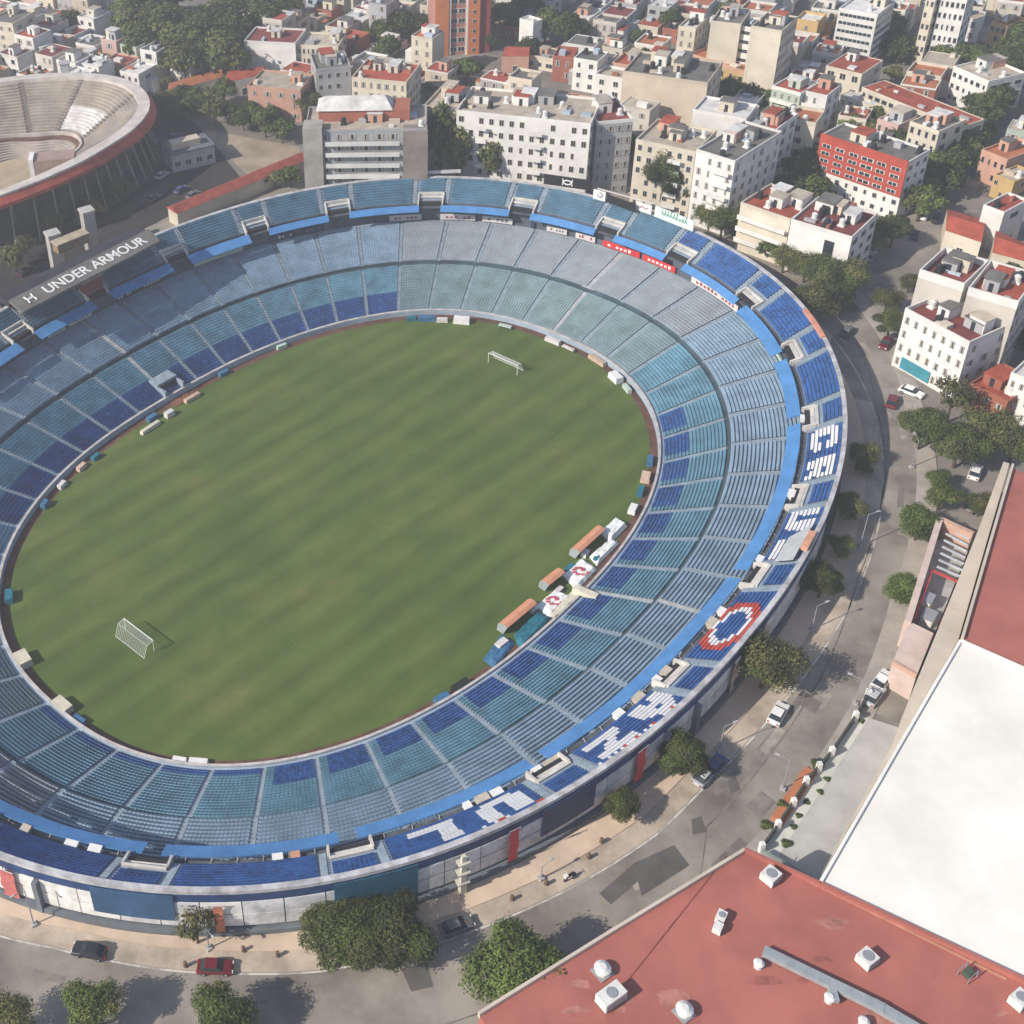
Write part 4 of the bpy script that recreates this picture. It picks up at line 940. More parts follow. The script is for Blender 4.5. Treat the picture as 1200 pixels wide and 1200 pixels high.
building('apartment_block', 'left one of two small white blocks with red brown balcony tops', 'apartment block', (905, 103), (938, 112), 12, 9, 'pale green', 'red', 4, 4, 2, bal=((.05, .95),), tanks=2, rooms=1, wside='white')
building('apartment_block', 'right one of two small white blocks with red brown balcony tops', 'apartment block', (942, 109), (969, 115), 12, 9, 'white', 'red', 4, 3, 2, bal=((.05, .95),), tanks=2, rooms=1, wside='white')
building('apartment_block', 'white building with red roof room behind the pale apartments by the rim', 'apartment block', (874, 150), (905, 158), 15, 13, 'white', 'red', 5, 3, 3, tanks=4, rooms=3)
building('school', 'very long building with narrow red roof and cream front ending at the avenue', 'building', (1010, 103), (1126, 150), 9, 8, 'cream', 'red', 3, 14, 2, tanks=0, rooms=0, par=.25)
building('house', 'cream box house with red roof behind the long red roofed building', 'house', (968, 78), (1010, 88), 11, 12, 'cream', 'red', 3, 3, 2, tanks=1, rooms=1, par=.3)
building('apartment_block', 'cream white apartments with many small windows in front of the long red roofed building', 'apartment block', (1066, 145), (1100, 157), 12, 10, 'cream', 'grey', 4, 4, 2, tanks=4, rooms=2)
building('house', 'white flat house with pink trim left of the cream white avenue apartments', 'house', (1028, 142), (1052, 150), 7, 8, 'pink', 'white', 2, 3, 2, tanks=1, rooms=1)
building('school', 'low strip building with pale roof in front of the long red roofed building', 'building', (985, 112), (1055, 135), 6, 5, 'cream', 'white', 2, 8, 0, tanks=0, rooms=0, par=.3)
# right side beyond the avenue
def gabled(name, label, pts, z, ridge, wall, roof, cat='house'):
    w_ = [px(*p, GZ+z) for p in pts]; c = sum(w_, Vector())/4; e = w_[1]-w_[0]; rz = math.atan2(e.y, e.x)
    t = empty(name, (c.x, c.y, GZ), rz); tag(t, label, cat); f = loc2(c, rz); q = [f(p) for p in w_]
    FOOT.append([(p.x, p.y) for p in w_])
    mb = MB(); mb.prism(q if (q[1][0]-q[0][0])*(q[2][1]-q[0][1])-(q[1][1]-q[0][1])*(q[2][0]-q[0][0]) > 0 else q[::-1], 0, z-.05); mb.build('wall', wallm(wall), t)
    mb = MB(); m1 = [(a+b)/2 for a, b in zip(q[0], q[3])]; m2 = [(a+b)/2 for a, b in zip(q[1], q[2])]
    V = [(*q[0], z), (*q[1], z), (*q[2], z), (*q[3], z), (*m1, z+ridge), (*m2, z+ridge)]
    mb.v += V; mb.f += [(0, 1, 5, 4), (2, 3, 4, 5), (1, 2, 5), (3, 0, 4)]; mb.m += [0]*4; mb.build('roof', roofm(roof), t)
    o = link('door', winmesh('white'), t); o.location = ((q[0][0]+q[1][0])/2, min(q[0][1], q[1][1])-.05, .02); o.scale = (1.4, 1, 2.2)
    return t
gabled('shed', 'bright red roofed low house left of a white gable beyond the avenue', [(1108, 270), (1150, 284), (1155, 258), (1110, 245)], 5, 1.2, 'cream', 'red')
gabled('shed', 'bright red roofed low house at the right edge beyond the avenue', [(1163, 296), (1208, 308), (1208, 288), (1167, 270)], 5, 1.2, 'cream', 'red')
building('house', 'tall narrow white gable house between the two bright red roofs', 'house', (1152, 243), (1176, 252), 9, 9, 'white', 'red', 3, 0, 1, tanks=1, rooms=0)
building('apartment_block', 'tall block with blank tan party wall and white roof rooms, left of a pair', 'apartment block', (1076, 324), (1128, 341), 17, 11, 'tan', 'maroon', 5, 0, 0, tanks=2, rooms=3, wside='white', par=1.6)
building('apartment_block', 'tall block with blank tan party wall and white roof rooms, right of a pair', 'apartment block', (1133, 345), (1191, 362), 17, 12, 'tan', 'red', 5, 0, 4, tanks=3, rooms=3, wside='white', par=1.6, side='right')
def ext_sign(t, hx, hy, h, R_):
    mb = MB(); mb.box(-hx*.72, -hy-.25, .6, hx*.2, -hy-.012, 3.0); mb.build('shop_sign', mat('sign_teal', (.05, .25, .32), .5, .15, .5), t)
building('apartment_block', 'white four storey block with teal shop front at the street junction', 'apartment block', (1060, 366), (1135, 406), 12, 11, 'white', 'maroon', 4, 7, 3, tanks=3, rooms=3, extra=ext_sign, par=1.0)
building('house', 'small red walled house with white roof box among the trees at the right edge', 'house', (1136, 452), (1180, 474), 5, 10, 'brick red', 'red', 2, 3, 2, tanks=1, rooms=1)
building('apartment_block', 'white edge building half hidden by trees at the right border', 'apartment block', (1184, 440), (1215, 452), 9, 12, 'white', 'white', 3, 3, 3, tanks=2, rooms=1)
building('house', 'ochre roofed house with red tiles beyond the avenue, above the cross street', 'house', (1150, 178), (1180, 190), 7, 12, 'salmon', 'terracotta', 2, 4, 2, tanks=2, rooms=1)
building('house', 'yellow walled small house below the terracotta roofs beyond the avenue', 'house', (1165, 207), (1188, 216), 5, 8, 'ochre', 'beige', 2, 3, 1, tanks=1, rooms=0)
# centre and left background
ORG = mat('brick_orange', (.55, .19, .07), .8, .12, .2); DKR = mat('brick_dark', (.24, .055, .05), .8, .15, .2); PNK = mat('brick_pinkish', (.40, .19, .15), .8, .15, .25)
a, b = px(509, 66, GZ), px(562, 62, GZ); e = b-a; Lx = math.hypot(e.x, e.y); rz = math.atan2(e.y, e.x); nn_ = Vector((-e.y, e.x, 0)).normalized(); c = (a+b)/2+nn_*7
t = empty('apartment_tower', (c.x, c.y, GZ), rz); tag(t, 'tall orange brick apartment tower with dark red right side at the top of the picture', 'apartment tower')
FOOT.append([(c.x+x, c.y+y) for x, y in ((-14, -10), (14, -10), (14, 10), (-14, 10))])
mb = MB(); mb.box(-Lx/2, -7, 0, Lx/2, 7, 48); mb.build('wall', PNK, t)
for x0, x1, mt in ((-.5, -.2, ORG), (.22, .47, ORG)): mb = MB(); mb.box(Lx*x0, -7.9, 0, Lx*x1, -7.01, 48.6); mb.build('brick_pier', mt, t)
for x in (-.17, .2): mb = MB(); mb.box(Lx*x-.25, -7.7, 0, Lx*x+.25, -7.01, 48.4); mb.build('white_fin', WHITE, t)
mb = MB(); mb.box(Lx/2+.01, -7, 0, Lx/2+3.0, 6.5, 48); mb.build('side_wing', DKR, t)
for f in range(16):
    for x in (-.08, .09): o = link('window', winmesh('white'), t); o.location = (Lx*x, -7.03, f*3+1); o.scale = (2.2, 1, 1.5)
    o = link('window', winmesh('white'), t); o.location = (Lx*.35, -7.93, f*3+1); o.scale = (1.0, 1, 1.1)
mb = MB(); mb.box(-Lx/2, -7, 48, Lx/2, 7, 49); mb.build('roof', roofm('grey'), t)
building('school', 'white three storey school with long window bands in front of the wooded park', 'school', (286, 50), (346, 53), 10, 12, 'white', 'maroon', 3, 0, 2, style='ribbon', tanks=1, rooms=1, extra=None)
for o in kids(bpy.data.objects['school' if 'school.004' not in bpy.data.objects else 'school.004']): pass
building('school', 'cream school wing right of the white school with window bands', 'school', (348, 55), (396, 57), 9, 11, 'cream', 'beige', 3, 9, 2, tanks=1, rooms=1)
building('house', 'salmon pink building with few windows among trees left of the dark apartment block', 'house', (290, 103), (352, 108), 9, 12, 'salmon', 'beige', 3, 4, 2, tanks=1, rooms=1)
gabled('hall', 'red roofed hall below the white school', [(262, 97), (308, 88), (312, 79), (272, 82)], 5, 1.5, 'white', 'red', 'hall')
gabled('hall', 'long orange roofed shed between bullring and red roofed hall', [(196, 108), (262, 90), (258, 80), (200, 97)], 4, 1.2, 'cream', 'terracotta', 'hall')
building('apartment_block', 'grey concrete block behind a big tree left of the cream flats', 'apartment block', (370, 84), (411, 80), 13, 12, 'grey', 'grey', 4, 4, 3, tanks=2, rooms=2)
building('apartment_block', 'cream flats with grey right side above the dark apartment block', 'apartment block', (412, 93), (476, 99), 12, 14, 'cream', 'red', 4, 7, 5, tanks=5, rooms=3)
building('billboard_house', 'slim white slab standing right of the orange tower', 'building', (609, 24), (625, 29), 9, 4, 'white', 'white', 3, 0, 0, tanks=0, rooms=0)
building('house', 'bright red walled house right of the orange tower', 'house', (648, 68), (671, 70), 7, 8, 'brick red', 'red', 2, 2, 1, tanks=0, rooms=0)
gabled('hall', 'red roofed hall just right of the orange tower', [(588, 66), (620, 66), (622, 54), (594, 54)], 5, 1.2, 'salmon', 'red', 'hall')
building('apartment_tower', 'left one of two pale slab towers at the top right edge', 'apartment tower', (1092, -30), (1103, -28), 26, 12, 'cream', 'white', 8, 2, 3, tanks=1, rooms=1)
building('apartment_tower', 'right one of two pale slab towers at the top right edge', 'apartment tower', (1109, -30), (1140, -26), 26, 12, 'white', 'white', 8, 5, 3, tanks=1, rooms=1)
building('apartment_block', 'pale corner block with green side left edge behind the bullring', 'apartment block', (-14, 26), (15, 30), 12, 12, 'cream', 'grey', 4, 3, 2, tanks=1, rooms=1)
building('apartment_block', 'white apartments with garden beside the avenue trees at the upper right', 'apartment block', (1117, 80), (1158, 98), 9, 12, 'white', 'beige', 3, 6, 3, tanks=3, rooms=2)
building('house', 'orange house near the top of the avenue', 'house', (1161, 28), (1180, 33), 8, 9, 'ochre', 'terracotta', 3, 3, 2, tanks=1, rooms=0)

# --- the boundary wall with a red tiled top left of the stadium -----------------
a, b = px(202, 246, GZ+4), px(355, 183, GZ+4); e = b-a; Lx = math.hypot(e.x, e.y); c = (a+b)/2
t = empty('boundary_building', (c.x, c.y, GZ), math.atan2(e.y, e.x)); tag(t, 'long narrow building with dull red roof running along the stadium on the left', 'building')
mb = MB(); mb.box(-Lx/2, -2.0, 0, Lx/2, 2.0, 4); mb.build('wall', wallm('cream'), t)
mb = MB(); mb.v += [(-Lx/2-.3, -2.4, 3.9), (Lx/2+.3, -2.4, 3.9), (Lx/2+.3, 2.4, 3.9), (-Lx/2-.3, 2.4, 3.9), (-Lx/2-.3, .2, 5), (Lx/2+.3, .2, 5)]; mb.f += [(0, 1, 5, 4), (2, 3, 4, 5), (1, 2, 5), (3, 0, 4)]; mb.m += [0]*4
mb.build('roof', mat('tile_dull_red', (.30, .07, .05), .9, .3, .4), t)
t = empty('service_building', px(222, 190, GZ), .35); tag(t, 'dark service building with pale roof ledge in the shadow beside the bullring', 'building')
mb = MB(); mb.box(-6, -4, 0, 6, 4, 5); mb.build('wall', wallm('grey'), t); mb = MB(); mb.box(-6.3, -4.3, 5, 6.3, 4.3, 5.4); mb.build('roof', mat('slate_roof', (.14, .15, .17), .9, .2, .4), t)
mb = MB(); mb.box(-5, -2, 5.41, 3, 1, 7.2); mb.build('roof_room', wallm('beige'), t)
for i in range(4): o = link('window', winmesh('white'), t); o.location = (-4.5+3*i, -4.03, 1.4); o.scale = (1.8, 1, 1.6)

# ================================================================== BULLRING
Zr = 24.0
rim_px = [(-60, 103), (0, 92), (60, 86), (110, 86), (150, 93), (170, 107), (176, 124), (163, 144), (122, 172), (60, 204), (0, 228), (-60, 245)]
RP = [px(*p, Zr) for p in rim_px]
cb = px(30, 150, Zr); cb = Vector((sum(p.x for p in RP[1:11])/10-16, sum(p.y for p in RP[1:11])/10, 0))
ang = sorted([(math.atan2(p.y-cb.y, p.x-cb.x), (p-cb).to_2d().length) for p in RP])
aa = np.array([q[0] for q in ang]); rrr = np.array([q[1] for q in ang])
def brad(th): th = (th+math.pi) % (2*math.pi)-math.pi; return float(np.interp(th, np.r_[aa[-1]-2*math.pi, aa, aa[0]+2*math.pi], np.r_[rrr[-1], rrr, rrr[0]]))
BN = 144
bt = empty('bullring', (cb.x, cb.y, GZ)); tag(bt, 'round concrete bullring with bare beige tiers and red outer band at the left', 'bullring')
Br = np.array([brad(2*math.pi*i/BN) for i in range(BN)])
Br = sum(np.roll(Br, k) for k in range(-4, 5))/9
def bring(mb, prof, i0=0, i1=BN, mi=0):
    full = i1-i0 >= BN; n = i1-i0; base = len(mb.v); k = len(prof); cnt = n if full else n+1
    for i in range(cnt):
        a = 2*math.pi*(i0+i)/BN; r = Br[(i0+i) % BN]
        for d, z in prof: mb.v.append(((r+d)*math.cos(a), (r+d)*math.sin(a), z))
    for i in range(n):
        j = (i+1) % cnt
        for q in range(k-1): mb.f.append((base+i*k+q, base+j*k+q, base+j*k+q+1, base+i*k+q+1)); mb.m.append(mi)
H_ = Zr-GZ
mb = MB(); bring(mb, [(.0, H_-2.6), (0, H_), (-3.2, H_), (-3.2, H_-.9)]); bring(mb, [(.02, H_-2.6), (-3, H_-2.6)]); mb.build('rim_walk', mat('bull_rim', (.55, .50, .46), .88, .2, .25), bt)
mb = MB(); pr = [(-3.2, H_-.9)]; d, z = -3.2, H_-.9
for i in range(17): d -= .95; pr.append((d, z)); z -= .55; pr.append((d, z))
bring(mb, pr); mb.build('tier', mat('bull_tier', (.36, .31, .26), .92, .22, .18), bt)
d1, z1 = d, z
mb = MB(); bring(mb, [(d1, z1), (d1, z1+1.0), (d1-.5, z1+1.0), (d1-.5, z1)]); mb.build('barrier', mat('bull_pale', (.55, .50, .46), .9, .2, .3), bt)
mb = MB(); bring(mb, [(d1-.5, z1), (d1-1.8, z1), (d1-1.8, z1-1.6)]); mb.build('passage', mat('bull_passage', (.16, .09, .07), .9, .3, .3), bt)
mb = MB(); pr = [(d1-1.8, z1-.8)]; d, z = d1-1.8, z1-.8
for i in range(7): d -= .9; pr.append((d, z)); z -= .45; pr.append((d, z))
bring(mb, pr); pr2 = (d, z); mb.build('lower_tier', mat('bull_tier2', (.40, .35, .31), .92, .2, .2), bt)
mb = MB(); mb.v.append((0, 0, z)); 
for i in range(BN): a = 2*math.pi*i/BN; mb.v.append(((Br[i]+d)*math.cos(a), (Br[i]+d)*math.sin(a), z))
for i in range(BN): mb.f.append((0, 1+i, 1+(i+1) % BN)); mb.m.append(0)
mb.build('arena_floor', mat('bull_sand', (.42, .33, .23), .95, .15, .2), bt)
mb = MB(); bring(mb, [(.03, H_-.5), (1.5, H_-2.0), (1.5, H_-2.9), (.03, H_-2.9)]); mb.build('red_band', mat('bull_red', (.42, .09, .06), .85, .3, .25), bt)
mb = MB(); bring(mb, [(-4.5, 0), (-4.5, H_-2.6)]); mb.build('outer_wall', mat('bull_wall', (.09, .085, .08), .9, .3, .25), bt)
for i in range(0, BN, 3):
    a = 2*math.pi*i/BN
    if not (-2.2 < ((a+math.pi) % (2*math.pi)-math.pi) < .9): continue
    r = Br[i]; mb = MB(); c_, s_ = math.cos(a), math.sin(a)
    mb.tube(((r-4)*c_, (r-4)*s_, H_-6), ((r-.2)*c_, (r-.2)*s_, H_-2.7), .3); mb.tube(((r+1)*c_, (r+1)*s_, 0), ((r-2.2)*c_, (r-2.2)*s_, H_-4.4), .3, k=4); mb.build('raking_strut', mat('bull_strut', (.26, .25, .22), .9, .25, .4), bt)
M_bs = mat('bull_stair', (.20, .17, .15), .9, .2, .4)
for i in (8, 25, 40, 55, 75, 95, 115, 131):
    a = 2*math.pi*i/BN; r = Br[i]; c_, s_ = math.cos(a), math.sin(a); mb = MB()
    for k in range(17):
        q = r-3.2-.95*k; zz = H_-.9-.55*k; tx, ty = -s_*.7, c_*.7
        mb.prism([(q*c_-tx, q*s_-ty), (q*c_+tx, q*s_+ty), ((q-.95)*c_+tx, (q-.95)*s_+ty), ((q-.95)*c_-tx, (q-.95)*s_-ty)][::-1], zz-.4, zz+.16)
    mb.build('tier_stair', M_bs, bt)
mb = MB(); i0 = 6
for i in range(8, 21):
    for k in range(1, 1): pass
pr = []; d, z = -3.2-.95*8, H_-.9-.55*8
for i in range(8): pr += [(d-.03, z+.06), (d-.98, z+.06)]; d -= .95; z -= .55
bring(mb, pr, 9, 25); mb.build('white_tier', mat('bull_white', (.62, .60, .58), .9, .2, .4), bt)
p = px(64, 186, Zr-2); t_ = loc2(cb, 0)(p); mb = MB(); mb.box(t_[0]-5, t_[1]-2.5, H_-9, t_[0]+5, t_[1]+3, H_-1.2); mb.box(t_[0]-6.2, t_[1]-2.6, H_-9, t_[0]-5.01, t_[1]+2, H_-.6, 1)
mb.build('judges_box', [mat('bull_box', (.34, .24, .20), .9, .2, .3), WHITE], bt)
p = px(77, 84, Zr); t_ = loc2(cb, 0)(p); mb = MB(); mb.box(t_[0]-1.2, t_[1]-1, H_-.1, t_[0]+1.2, t_[1]+1, H_+2.6); mb.box(t_[0]-1.6, t_[1]-1.3, H_+2.6, t_[0]+1.6, t_[1]+1.3, H_+2.9); mb.build('gate_house', wallm('grey'), bt)
BULL = [(cb.x+(Br[i]+5)*math.cos(2*math.pi*i/BN), cb.y+(Br[i]+5)*math.sin(2*math.pi*i/BN)) for i in range(0, BN, 4)]

# ================================================================== STORE WITH RED AND WHITE ROOFS (right foreground)
st = empty('large_store', px(960, 1037, 18).to_2d().to_3d()+Vector((0, 0, GZ))); tag(st, 'large store complex with red and white flat roofs in the right foreground', 'store')
so = st.location
def slab(name, pts, z0, z1, mt, world=None):
    w_ = [px(*p, z1)-so for p in pts] if world is None else [Vector(p)-so for p in world]; q = [(p.x, p.y) for p in w_]
    ar = sum(q[i][0]*q[(i+1) % len(q)][1]-q[(i+1) % len(q)][0]*q[i][1] for i in range(len(q)))
    mb = MB(); mb.prism(q if ar > 0 else q[::-1], z0-so.z, z1-so.z); return mb.build(name, mt, st), [p+so for p in w_]
M_sr = mat('store_red_roof', (.375, .122, .095), .88, .16, .12, rnd=0); M_sw = mat('store_white_roof', (.79, .755, .69), .8, .10, .09); M_sb = mat('store_beige', (.52, .45, .37), .9, .12, .2)
red1, rp = slab('red_roof', [(561, 1190), (712, 1096), (792, 1047), (872, 998), (960, 1038), (1212, 1157), (1250, 1290), (640, 1300)], GZ, 18, M_sr)
wh, wp = slab('white_roof', [(961, 1035), (1055, 872), (1125, 752), (1260, 812), (1260, 1180)], GZ, 18.25, M_sw)
red2, _ = slab('red_roof', [(1127, 750), (1186, 548), (1300, 600), (1300, 826)], GZ, 18.1, M_sr)
led, _ = slab('beige_ledge', [(958, 1033), (1054, 869), (1123, 750), (1183, 543), (1176, 541), (1146, 622), (1104, 726), (1057, 840), (1046, 872)], GZ, 16.6, M_sb)
# parapets
def wallrun(a, b, z0, z1, w_, mt, name='parapet', parent=None):
    d = (b-a); d.z = 0; d.normalize(); s = Vector((-d.y, d.x, 0))*w_/2; mb = MB()
    q = [(p-so).to_2d()[:] for p in (a-s, b-s, b+s, a+s)]; mb.prism(q, z0-so.z, z1-so.z); return mb.build(name, mt, parent or st)
def roofline(a, b, z, w_, mt, nm): wallrun(px(*a, z), px(*b, z), z+.003, z+.03, w_, mt, nm)
rr_ = random.Random(12)
for i in range(14):
    x, y = rr_.uniform(640, 1180), rr_.uniform(1060, 1195)
    if y < 1000+max(0, (872-x))*.62+25 or y < 1040+(x-960)*.47+14: continue
    wr = rr_.uniform(6, 26); hr = wr*rr_.uniform(.3, .6); z = 18.004+.001*i; mb = MB(); mb.poly([(px(x+wr*math.cos(a)*(1+.25*math.sin(3*a+i)), y+hr*math.sin(a)*(1+.2*math.cos(2*a+i)), z)-so) for a in [k*math.pi/9 for k in range(18)]][::-1])
    mb.build('roof_stain', mat('stain_pale' if i % 3 else 'stain_dark', (.40, .165, .13) if i % 3 else (.31, .10, .08), .95, .3, .6), st)
for i in range(3): wallrun(rp[i], rp[i+1], 17.5, 18.55, .35, M_sb)
wallrun(rp[3], rp[4], 17.4, 18.7, .35, M_sr); wallrun(rp[4], rp[5], 17.4, 18.62, .5, M_sr)
wallrun(wp[0], wp[1], 17.4, 18.6, .35, M_sw); wallrun(wp[1], wp[2], 17.4, 18.6, .35, M_sw); wallrun(wp[2], wp[3], 17.4, 18.7, .4, M_sw)
wallrun(px(1127, 750, 18), px(1186, 547, 18), 17.4, 18.7, .35, M_sb)
wallrun(px(905, 1012, 18), px(1180, 1148, 18), 18.005, 18.09, .22, mat('roof_seam', (.48, .25, .16), .9, .3, .5), 'roof_seam'); wallrun(px(735, 1150, 18), px(852, 1003, 18), 18.005, 18.05, .12, mat('roof_seam_dark', (.22, .06, .05), .9, .3, .5), 'roof_seam')
# roof plant: things standing on the red roof
M_ac = mat('ac_white', (.66, .65, .62), .6, .12, .9); M_du = mat('duct_grey', (.33, .36, .38), .5, .15, .8, metal=.2)
def acunit(x, y, l_, w_, h_, rz, label, fan=True, kind='roof_unit'):
    l_, w_, h_ = l_*.84, w_*.84, h_*.84
    p = px(x, y, 18.01+h_/2); t = empty(kind, (p.x, p.y, 18.01), rz); tag(t, label, 'roof unit')
    mb = MB(); mb.box(-l_/2, -w_/2, .15, l_/2, w_/2, h_); mb.build('cabinet', M_ac, t)
    mb = MB(); mb.box(-l_/2+.1, -w_/2+.1, .0, l_/2-.1, w_/2-.1, .15); mb.build('base', METAL, t)
    if fan:
        mb = MB(); mb.cyl(0, 0, h_, h_+.12, min(l_, w_)*.36, k=14); mb.cyl(0, 0, h_+.12, h_+.14, min(l_, w_)*.12, k=8); mb.build('fan', METAL, t)
    for i in range(3):
        mb = MB(); mb.box(-l_/2+.15, -w_/2-.04, .35+i*.3, l_/2-.15, -w_/2+.01, .5+i*.3); mb.build('louvre', METAL, t)
    return t
acunit(903, 1027, 2.2, 2.0, 1.5, .6, 'white square roof unit near the upper corner of the near red roof')
acunit(1016, 1124, 2.1, 2.0, 1.6, .5, 'white square roof unit beside the grey duct on the near red roof')
acunit(1195, 1172, 2.2, 1.8, 1.6, .5, 'white roof unit at the right edge of the near red roof')
acunit(716, 1168, 3.6, 2.0, 1.9, .5, 'large white roof unit with dust stain on the near red roof')
acunit(841, 1088, 1.3, 1.1, 1.3, .9, 'small pale roof unit on the middle of the near red roof', False)
acunit(845, 1075, 1.6, 1.2, 1.2, .9, 'pale roof unit just behind the small one on the near red roof', True)
for x, y, lab in ((706, 1136, 'rounded white vent box by the left edge of the near red roof'), (802, 1184, 'white vent box near the bottom border of the red roof'), (1000, 1040, None)):
    if lab:
        p = px(x, y, 18.6); t = empty('roof_vent', (p.x, p.y, 18.01), .5); tag(t, lab, 'vent'); mb = MB(); mb.cyl(0, 0, 0, .9, .75, .7, 12); mb.cyl(0, 0, .9, 1.25, .95, .4, 12); mb.build('cowl', M_ac, t); mb = MB(); mb.box(-.9, -.9, 0, .9, .9, .18); mb.build('base', METAL, t)
p = px(1134, 1141, 18.4); t = empty('roof_frame', (p.x, p.y, 18.01), .5); tag(t, 'dark metal frame with greenish motor on the red roof by the white roof', 'roof unit')
mb = MB(); mb.box(-.5, -.4, .2, .5, .4, .9); mb.build('motor', mat('motor_green', (.06, .09, .06), .7), t); mb = MB()
for a in (-.8, .8):
    for b in (-.6, .6): mb.tube((a, b, 0), (a, b, 1.1), .05)
for b in (-.6, .6): mb.tube((-.8, b, 1.1), (.8, b, 1.1), .05)
mb.build('frame', METAL, t)
dt = empty('roof_duct', px(960, 1150, 18.01)); tag(dt, 'long grey air duct with white outlets on the near red roof', 'duct'); do_ = dt.location
def duct(p, q, w_=.55, h_=.9):
    a, b = px(*p, 18.6)-do_, px(*q, 18.6)-do_; d = (b-a); d.z = 0; d.normalize(); s = Vector((-d.y, d.x, 0))*w_; a = a-d*w_*.9; b = b+d*w_*.9
    mb = MB(); mb.prism([k.to_2d()[:] for k in (a-s, b-s, b+s, a+s)], .25, h_); mb.build('duct_run', M_du, dt)
duct((900, 1117), (1030, 1180)); duct((1030, 1180), (1090, 1215), .6, .84); duct((974, 1155), (978, 1170), .4, .85)
for x, y in ((889, 1130), (972, 1170), (1012, 1198)):
    p = px(x, y, 18.5)-do_; mb = MB(); mb.cyl(p.x, p.y, 0, .8, .45, .45, 10); mb.cyl(p.x, p.y, .8, 1.05, .6, .3, 10); mb.build('outlet', M_ac, dt)
for i in range(10):
    q = px(905, 1120, 18.1).lerp(px(1025, 1178, 18.1), i/9)-do_; mb = MB(); mb.box(q.x-.4, q.y-.12, 0, q.x+.4, q.y+.12, .25); mb.build('duct_foot', METAL, dt)
# annex with open yard left of the store
an = empty('annex', px(1090, 700, GZ)); tag(an, 'narrow pinkish annex with red framed open yard beside the beige store wall', 'annex'); so = an.location; st_keep = st; st = an
M_an = mat('annex_pink', (.55, .43, .38), .9, .14, .3)
slab('roof', [(1046, 776), (1066, 728), (1094, 742), (1074, 792)], GZ, GZ+5.0, M_an)
slab('yard_floor', [(1066, 726), (1103, 615), (1140, 632), (1096, 740)], GZ, GZ+2.0, mat('yard_floor', (.40, .39, .38), .9, .2, .4))
a, b, c_, d_ = px(1064, 728, GZ+5.4), px(1102, 606, GZ+5.4), px(1141, 624, GZ+5.4), px(1096, 742, GZ+5.4)
wallrun(a, b, GZ, GZ+5.4, .9, M_an, 'wall'); wallrun(b, c_, GZ, GZ+5.3, .8, mat('annex_salmon', (.52, .33, .25), .9, .15, .3), 'wall')
M_rf = mat('red_frame', (.45, .06, .06), .6, .15, .6)
for (p, q) in (((1092, 668), (1124, 682)), ((1092, 668), (1072, 726)), ((1124, 682), (1102, 734))): wallrun(px(*p, GZ+4.6), px(*q, GZ+4.6), GZ+4.4, GZ+4.7, .35, M_rf, 'frame_beam')
for i in range(7):
    q = px(1098, 664, GZ+4.2).lerp(px(1110, 618, GZ+4.2), i/6); r_ = px(1126, 676, GZ+4.2).lerp(px(1136, 632, GZ+4.2), i/6); wallrun(q, r_, GZ+4.1, GZ+4.35, .3, mat('slat_grey', (.45, .47, .5), .7, .2, .5), 'pergola_slat')
wallrun(px(1046, 776, GZ+5), px(1074, 792, GZ+5), GZ+4.6, GZ+5.3, .4, mat('annex_salmon', (.52, .33, .25)), 'parapet')
st = st_keep; so = st.location
for x, y, l_, w_, h_, lab in ((1083, 705, 2.2, 2.0, 2.0, 'white tank box in the annex yard'), (1088, 724, 2.4, 1.6, 1.6, 'grey machine box at the lower end of the annex yard')):
    p = px(x, y, GZ+3); t = empty('yard_box', (p.x, p.y, GZ+2.0), .8); tag(t, lab, 'box'); mb = MB(); mb.box(-l_/2, -w_/2, 0, l_/2, w_/2, h_); mb.build('body', M_ac, t); mb = MB(); mb.box(-l_/2-.1, -w_/2-.1, h_, l_/2+.1, w_/2+.1, h_+.12); mb.build('lid', METAL, t)
# planter and garden fence by the driveway
pl = empty('planter', px(930, 925, GZ)); tag(pl, 'long terracotta coloured planter strip beside the ring road', 'planter'); po = pl.location
for pts in ([(903, 958), (943, 898), (958, 904), (918, 966)],):
    q = [(px(*p, GZ+.5)-po).to_2d()[:] for p in pts]; mb = MB(); mb.prism(q[::-1] if sum(q[i][0]*q[(i+1) % 4][1]-q[(i+1) % 4][0]*q[i][1] for i in range(4)) < 0 else q, 0, .5); mb.build('bed', mat('planter_terracotta', (.46, .17, .08), .9, .2, .6), pl)
fe = empty('garden_fence', px(950, 925, GZ)); tag(fe, 'dark fence with white posts between the driveway and the ring road', 'fence'); fo = fe.location
fpts = [(893, 992), (912, 966), (945, 915), (975, 880), (1003, 838), (1018, 812)]
for (p, q) in zip(fpts, fpts[1:]):
    a, b = px(*p, GZ+1.0)-fo, px(*q, GZ+1.0)-fo; d = (b-a); d.z = 0; d.normalize(); s = Vector((-d.y, d.x, 0))*.12; mb = MB(); mb.prism([k.to_2d()[:] for k in (a-s, b-s, b+s, a+s)], .1, 1.3); mb.build('rail_panel', mat('fence_dark', (.06, .07, .06), .7, .2, 1), fe)
for p in fpts+[(930, 940), (960, 898)]:
    a = px(*p, GZ+1.2)-fo; mb = MB(); mb.box(a.x-.3, a.y-.3, 0, a.x+.3, a.y+.3, 1.9); mb.build('post', WHITE, fe)
wl = empty('lot_wall', px(925, 1018, GZ)); tag(wl, 'low green grey wall at the lower end of the driveway', 'wall'); wo = wl.location
a, b = px(893, 998, GZ+1.2)-wo, px(958, 1035, GZ+1.2)-wo; d = (b-a); d.z = 0; d.normalize(); s = Vector((-d.y, d.x, 0))*.2; mb = MB(); mb.prism([k.to_2d()[:] for k in (a-s, b-s, b+s, a+s)], 0, 1.6); mb.build('wall', mat('lotwall', (.22, .27, .24), .9, .2, .5), wl)

